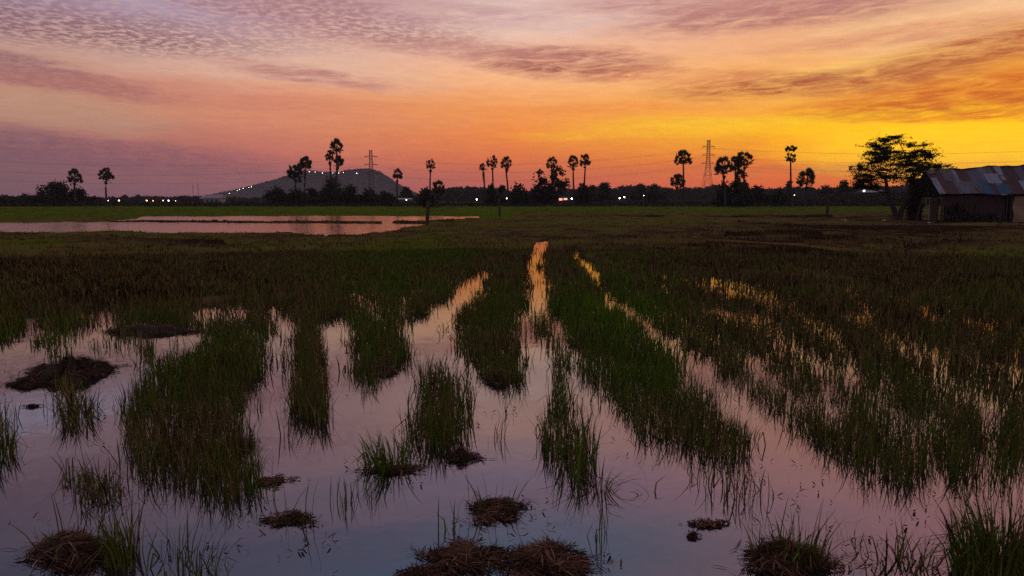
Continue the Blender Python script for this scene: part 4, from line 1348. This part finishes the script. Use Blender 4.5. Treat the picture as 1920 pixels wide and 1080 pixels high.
# ------------------------------------------------------------------ thorn tree
def thorn_tree():
    D = 57.0
    bx, by = G(1683, 413, .05); D = by
    t = thing('thorn_tree', (bx, by, 0), 'forked flat-layered thorn tree beside the tin-roofed shed', 'tree')
    def q(px, py, dy=0.0):
        p = AT(px, py, D); return np.array((p[0] - bx, dy, p[2]))
    m = MB()
    def limb(pts, r0, r1, nm=None):
        n = len(pts)
        m.tube(pts, [r0 + (r1 - r0) * i / (n - 1) for i in range(n)], 8)
    limb([q(1683, 418), q(1677, 395), q(1667, 370), q(1663, 350), q(1659, 330)], .24, .11)
    limb([q(1685, 418), q(1690, 395), q(1700, 370, -.2), q(1705, 348, -.3), q(1712, 325, -.3)], .24, .11)
    limb([q(1700, 372, -.2), q(1712, 352, .3), q(1728, 338, .5)], .1, .05)
    obj('trunk', m.mesh('trunk', True), BARK, t)
    ends = [(1659, 330), (1712, 325)]
    pads = [  # px, py, half w, half h, depth offset, half depth : layered sprays
        (1660, 262, 26, 6, 0, 1.0), (1686, 258, 18, 5, .3, .8), (1655, 273, 30, 5, .5, 1.2), (1672, 284, 42, 6, 0, 1.5), (1640, 288, 22, 3, -.4, 1.0),
        (1712, 274, 24, 5, -.3, 1.0), (1728, 284, 26, 6, .4, 1.2), (1662, 296, 40, 6, .4, 1.6), (1700, 294, 40, 8, -.5, 1.6), (1742, 293, 16, 4, 0, .8),
        (1640, 304, 26, 4, 0, 1.2), (1675, 308, 42, 7, -.3, 1.8), (1722, 306, 34, 6, .5, 1.5), (1620, 317, 24, 4, 0, 1.0), (1608, 311, 12, 2, .3, .5), (1652, 320, 44, 6, .4, 1.8),
        (1700, 320, 42, 6, -.6, 1.8), (1742, 314, 20, 4, .2, 1.0), (1764, 313, 20, 3.5, -.3, .7), (1618, 329, 26, 4, -.5, 1.2), (1660, 331, 40, 5, .2, 1.6),
        (1706, 334, 36, 6, .2, 1.6), (1748, 326, 26, 5, -.2, 1.2), (1626, 340, 26, 6, .3, 1.3), (1610, 347, 14, 6, -.2, .8), (1700, 342, 22, 5, -.4, 1.0), (1732, 340, 24, 7, .2, 1.2), (1636, 350, 16, 4, 0, .8),
        (1722, 352, 14, 7, 0, .8)]
    br = MB(); acc = Acc()
    CC = []; 
    for i, (px, py, hw_, hh, dy, hd) in enumerate(pads):
        c = q(px, py, dy)
        k = D / F
        src = q(*( (1664, max(py + 14, 300)) if px < 1684 else (1708, max(py + 14, 305)) ))
        mid = src * .5 + c * .5 + np.array((0, 0, -.12))
        br.tube([src, mid, c], [.055, .04, .02], 5)
        # flat sprays: twigs running outward with leaflets along them
        nt_ = int(10 + hw_ * .9)
        for j in range(nt_):
            a = rs.uniform(0, 2 * math.pi); rr_ = rs.uniform(.45, 1.4)
            e = c + np.array((math.cos(a) * hw_ * k * rr_, math.sin(a) * hd * rr_, rs.uniform(-1, 1) * (hh + 3) * k * .9))
            s = c + (e - c) * .1 + np.array((0, 0, rs.uniform(-.05, .05)))
            if j % 2 == 0:
                br.tube([s, (s + e) / 2 + np.array((0, 0, .03)), e + np.array((0, 0, .06))], [.014, .010, .005], 3)
            nl = 44
            u = rs.rand(nl) ** .8
            base = s + (e - s) * u[:, None]
            CC.append(base + rs.normal(0, 1, (nl, 3)) * np.array((.11, .11, .06)))
    C = np.concatenate(CC)
    keep = fbm(C[:, 0] * 2.6 + 9, C[:, 2] * 3.2, 77, 3) > .45
    C = C[keep]
    V, Fq, T = leafcards(C, .065, np.clip(rs.normal(.4, .2, len(C)), 0, 1))
    cr = obj('crown', npmesh('crown', V, Fq, T), LEAF, t)
    obj('branches', br.mesh('branches'), BARK, t)
thorn_tree()

# ------------------------------------------------------------------ the shed
def shed():
    O = AT(1764, 418, 54.0)            # near corner of the gable end, on the ground
    ox, oy = float(O[0]), float(O[1])
    t = thing('tin_roofed_shed', (ox, oy, 0), 'old farm shed with a patchwork tin roof at the right edge', 'shed')
    rd = np.array((.992, -.12, 0)); rd /= np.linalg.norm(rd)      # along the ridge
    nd = np.array((-.12, -.992, 0)); nd /= np.linalg.norm(nd)    # towards the viewer
    up = np.array((0, 0, 1.0))
    LEN = 9.6; HWID = 2.3
    def loc(a, b, z):                                             # a along ridge, b depth behind the front wall
        return rd * a - nd * b + up * z
    def eave(a): return 2.10 + .03 * math.sin(a * 1.3)
    def ridge(a): return 3.82 + .055 * a + .05 * math.sin(a * 1.9)
    # patchwork roof, front slope: sheets in two courses, each corrugated
    pal = {'rust': ((0.062, 0.022, 0.017), (0.105, 0.040, 0.031)), 'grey': ((0.105, 0.105, 0.130), (0.155, 0.155, 0.186)), 'pale': ((0.211, 0.211, 0.248), (0.273, 0.273, 0.310)),
           'maroon': ((0.053, 0.022, 0.022), (0.081, 0.037, 0.034)), 'blue': ((0.019, 0.081, 0.136), (0.031, 0.112, 0.174)), 'slate': ((0.074, 0.074, 0.099), (0.112, 0.105, 0.136)), 'tan': ((0.099, 0.074, 0.068), (0.149, 0.118, 0.105))}
    mats = {}
    for k, (a, b) in pal.items():
        mt, tt_, bb_ = new_mat(k + '_tin')
        g_ = N('ShaderNodeTexCoord', tt_)
        mp = N('ShaderNodeMapping', tt_); L(g_.outputs['Object'], mp.inputs[0], tt_); mp.inputs['Scale'].default_value = (3.2, .9, .9)
        n1_ = NOISE(mp.outputs[0], 1.6, 6, .7, tt_)
        n2_ = NOISE(g_.outputs['Object'], 5, 4, .6, tt_)
        c_ = MIX(n2_, (*a, 1), (*b, 1), tt_)
        c_ = MIX(M('MULTIPLY', M('SUBTRACT', n1_, .50, tree=tt_), 5.0, tree=tt_, clamp=True), c_, (.055, .018, .012, 1), tt_)
        L(c_, bb_.inputs['Base Color'], tt_); bb_.inputs['Roughness'].default_value = .6; bb_.inputs['Specular IOR Level'].default_value = .25
        mats[k] = mt
    def sheet_(a0, a1, s0, s1, side, mat, lift, nm='roof_sheet'):
        """corrugated sheet between ridge-wise a0..a1, slope fraction s0 (ridge) .. s1 (eave)"""
        n = max(8, int((a1 - a0) / .05)); V = []; Fc = []
        for s_ in (s0, s1):
            for i in range(n + 1):
                a = a0 + (a1 - a0) * i / n
                sag = .05 * math.sin(a * 2.1 + s_ * 3)
                z = ridge(a) + (eave(a) - .05 - ridge(a)) * s_ + .018 * math.sin(a * 2 * math.pi / .16) + lift + sag * .5
                b = HWID - side * (HWID + .35) * s_ * -1 if side < 0 else HWID - (HWID + .35) * s_
                V.append(loc(a, b, z))
        m_ = n + 1
        for i in range(n):
            Fc.append((i, i + 1, m_ + i + 1, m_ + i))
        me = bpy.data.meshes.new(nm); me.from_pydata([tuple(v) for v in V], [], Fc); me.update()
        o = obj(nm, me, mats[mat], t)
        so = o.modifiers.new('thick', 'SOLIDIFY'); so.thickness = .012
        return o
    top = [('maroon', .9), ('tan', .75), ('pale', .32), ('rust', .7), ('slate', .85), ('grey', .45), ('tan', .42), ('rust', .32), ('pale', .35), ('maroon', .9), ('slate', .6), ('rust', .8), ('grey', .7), ('rust', 1.2), ('slate', 1.2)]
    bot = [('pale', .18), ('rust', .85), ('maroon', .35), ('grey', .75), ('tan', .5), ('slate', .35), ('blue', .72), ('rust', .35), ('pale', .42), ('rust', .6), ('maroon', .8), ('grey', .6), ('blue', .5), ('rust', 1.3), ('slate', 1.0)]
    for row, (s0, s1), lf in ((top, (0, .55), .0), (bot, (.50, 1.0), .022)):
        a = -.35; k = 0
        for nm, w_ in row:
            b_ = min(a + w_, LEN)
            if a >= LEN: break
            e = rs.uniform(-.03, .05)
            sheet_(a, b_ + .06, max(0, s0 + (e if s0 > 0 else 0)), min(1.03, s1 + e * .5), 1, nm, lf + (k % 2) * .014)
            a = b_; k += 1
    # patches nailed on top
    for a0, a1, s0, s1, c in ((3.35, 4.3, .28, .62, 'pale'), (4.3, 4.75, .02, .34, 'pale'), (3.7, 4.55, .66, .97, 'blue'), (5.35, 5.8, .55, .98, 'pale'), (-.33, .05, .35, 1.0, 'pale'), (-.3, .2, .0, .16, 'tan')):
        sheet_(a0, a1, s0, s1, 1, c, .055, 'roof_patch')
    # back slope
    V = [loc(-.35, HWID, ridge(0) - .02), loc(LEN, HWID, ridge(LEN) - .02), loc(LEN, 2 * HWID + .35, 2.0), loc(-.35, 2 * HWID + .35, 2.0)]
    me = bpy.data.meshes.new('rear_roof'); me.from_pydata([tuple(v) for v in V], [], [(0, 1, 2, 3)])
    o = obj('rear_roof', me, mats['maroon'], t); o.modifiers.new('thick', 'SOLIDIFY').thickness = .03
    m = MB(); m.tube([loc(a, HWID, ridge(a) + .03 + .03 * math.sin(a * 5)) for a in np.linspace(-.4, LEN, 24)], .06, 6); obj('ridge_pole', m.mesh('ridge_pole'), WOODD, t)
    THATCH = simple('thatch_wall', (.012, .007, .006), (.085, .045, .038), 5, .95, .8)
    # walls of uneven upright boards/thatch bundles, front
    def wall(pa, pb, h0, h1, nm, mat=THATCH, step=.13):
        m = MB(); pa = np.array(pa); pb = np.array(pb); Ld = np.linalg.norm(pb - pa); d = (pb - pa) / Ld
        nn = int(Ld / step); pr = np.cross(d, up)
        for i in range(nn):
            u = (i + .5) / nn
            h = h0 + (h1 - h0) * u + rs.uniform(-.05, .03)
            m.box(pa + d * Ld * u + pr * rs.uniform(-.02, .02) + up * (h / 2), (Ld / nn * rs.uniform(.86, .99), .05, h), (d, pr, up))
        return obj(nm, m.mesh(nm), mat, t)
    wall(loc(0.15, .02, 0), loc(4.1, .02, 0), 2.0, 2.0, 'front_wall')
    TARP = simple('tan_tarp', (.24, .15, .08), (.36, .23, .12), 1.6, .8, .3)
    # sagging tarp panel at the right
    n = 16; V = []; Fc = []
    for i in range(n + 1):
        for j in range(9):
            a = 4.75 + (LEN - 4.75) * i / n; z = .12 + (1.92 - .12) * j / 8
            V.append(loc(a + .05 * math.sin(j), -.12 + .05 * math.sin(a * 3 + j) + .04 * math.sin(a * 7), z))
    for i in range(n):
        for j in range(8):
            k = i * 9 + j; Fc.append((k, k + 9, k + 10, k + 1))
    me = bpy.data.meshes.new('tarp_wall'); me.from_pydata([tuple(v) for v in V], [], Fc); me.update()
    obj('tarp_wall', me, TARP, t).modifiers.new('thick', 'SOLIDIFY').thickness = .01
    wall(loc(4.75, .02, 0), loc(LEN, .02, 0), 1.95, 1.95, 'front_wall', step=.3)
    wall(loc(0, 4.58, 0), loc(LEN, 4.58, 0), 2.0, 2.0, 'rear_wall', step=.3) if False else None
    # rear wall with a gap where the field shows through the doorway
    wall(loc(2.2, 4.58, 0), loc(LEN, 4.58, 0), 2.0, 2.0, 'rear_wall', step=.3)
    wall(loc(LEN - .05, 0.1, 0), loc(LEN - .05, 4.5, 0), 2.0, 2.0, 'end_wall', step=.3)
    # gable end: thatch on both sides of the opening, dark panel above
    wall(loc(-.02, .75, 0), loc(-.02, 1.75, 0), 1.5, 1.5, 'gable_wall')
    wall(loc(-.02, 3.35, 0), loc(-.02, 4.85, 0), 2.0, 1.6, 'gable_wall')
    V = [loc(-.06, .0, 1.85), loc(-.06, 4.6, 1.85), loc(-.06, 4.65, 2.1), loc(-.06, HWID, ridge(0) - .1), loc(-.06, -.05, 2.1)]
    me = bpy.data.meshes.new('gable_thatch'); me.from_pydata([tuple(v) for v in V], [], [(0, 1, 2, 3, 4)])
    o = obj('gable_thatch', me, THATCH, t); o.modifiers.new('thick', 'SOLIDIFY').thickness = .08
    # light-coloured door frame you look through, lintel, posts
    PALEW = simple('pale_wood', (.26, .20, .13), (.38, .31, .2), 4, .8)
    fr = MB()
    fr.box(loc(-.03, 2.55, 1.78), (.08, 1.55, .10), (rd, nd, up)); obj('lintel', fr.mesh('lintel'), PALEW, t)
    w_ = MB()
    for b in (1.95, 2.55, 3.2): w_.box(loc(-.03, b, .95), (.07, .08, 1.55), (rd, nd, up))
    w_.box(loc(-.03, 2.55, .95), (.05, 1.3, .06), (rd, nd, up)); w_.box(loc(-.03, 2.55, .25), (.05, 1.3, .06), (rd, nd, up))
    obj('door_frame', w_.mesh('door_frame'), PALEW, t)
    w_ = MB(); w_.box(loc(-.03, .38, 1.82), (.07, .8, .08), (rd, nd, up)); obj('lintel', w_.mesh('lintel'), PALEW, t)
    for b in (.0, .75, 4.6):
        m = MB(); m.tube([loc(.0, b, -.2), loc(.03, b, 2.1)], .07, 7); obj('post', m.mesh('post'), WOODD, t)
    for a in (4.3, 4.6):
        m = MB(); m.tube([loc(a, -.08, -.2), loc(a + .02, -.08, 2.0)], .06, 7); obj('post', m.mesh('post'), WOODD, t)
    m = MB(); m.tube([loc(2.3, -.1, 0), loc(2.28, -.1, 1.5)], .05, 6); obj('post', m.mesh('post'), WOODD, t)
    m = MB(); m.tube([loc(-.9, 2.0, 0), loc(-.1, 2.9, 2.4)], .05, 6); obj('brace', m.mesh('brace'), WOODD, t)
    for a_, b_, tl in ((1.2, -.5, .5), (2.9, -.4, -.3), (3.9, -.6, .2)):
        m = MB(); m.tube([loc(a_, b_, 0), loc(a_ + tl, -.05, 1.7 + .1 * a_)], .035, 6); obj('leaning_pole', m.mesh('leaning_pole'), BARK, t)
    # bundle of creeper / hay leaning on the front wall
    acc = Acc()
    n = 2600
    a = rs.uniform(0.1, 3.6, n); hh = rs.rand(n) * (.35 + 1.3 * fbm(a * 1.1, a * 0 + 2, 3, 3)) * (1 - a / 5)
    C = np.stack([loc(aa, -.12 - rs.uniform(0, .5) * (1 - min(h_, 1)), .1 + h_ * 1.5) for aa, h_ in zip(a, hh)])
    acc.add(*leafcards(C, .10, rs.uniform(.1, 1, n)))
    obj('brush_pile', acc.mesh('brush_pile'), SCRUB, t)
    acc = Acc()
    n = 5200
    a = rs.uniform(-.5, .05, n); b = rs.uniform(.2, 4.9, n); hh = rs.rand(n) ** .8
    C = np.stack([loc(aa - .06 * max(0, bb - 3.2), bb, (h_ * 3.3 * max(.12, 1 - abs(bb - 3.6) / 2.0)) if bb > 3.1 else 1.95 + h_ * max(.05, (1.75 * (1 - abs(bb - 2.3) / 2.3)))) for aa, bb, h_ in zip(a, b, hh)])
    acc.add(*leafcards(C, .10, rs.uniform(.0, .8, n)))
    obj('creeper', acc.mesh('creeper'), SCRUB, t)
shed()

SCR = simple('pale_plastic', (.5, .5, .5), (.7, .7, .68), 8, .5)
def scrap(lb, px, py, w):
    x, y = G(px, py, .08)
    V = []; n = 5
    for i in range(n):
        for j in range(n):
            V.append((w * (i / 4 - .5), w * .7 * (j / 4 - .5), .03 + .12 * rs.rand()))
    Fc = [(i * n + j, (i + 1) * n + j, (i + 1) * n + j + 1, i * n + j + 1) for i in range(n - 1) for j in range(n - 1)]
    me = bpy.data.meshes.new('plastic_scrap'); me.from_pydata(V, [], Fc); me.update()
    o = obj('plastic_scrap', me, SCR, None, (x, y, .10)); o.modifiers.new('thick', 'SOLIDIFY').thickness = .01
    tag(o, lb, 'litter', 'scraps of litter in the grass')
scrap('crumpled white scrap in the grass between the squat post and the thorn tree', 1582, 415.5, .3)
scrap('smaller white scrap just left of the thorn tree trunk', 1657, 415.5, .24)
scrap('white scrap on the ground before the shed doorway', 1744, 421, .3)
scrap('tiny pale scrap on the near bank of the pond', 612, 446, .14)

# ------------------------------------------------------------------ haze
def haze():
    m = bpy.data.materials.new('haze'); m.use_nodes = True
    t = m.node_tree; t.nodes.clear()
    v = N('ShaderNodeVolumePrincipled', t)
    v.inputs['Color'].default_value = (.86, .78, .84, 1)
    v.inputs['Density'].default_value = 0.00018
    o = N('ShaderNodeOutputMaterial', t); L(v.outputs[0], o.inputs['Volume'], t)
    mb = MB(); mb.box((0, 0, 46.5), (5200, 5200, 99))
    tag(obj('haze', mb.mesh('haze'), m), 'thin dusk haze over the whole plain', 'haze', kind='stuff')
haze()
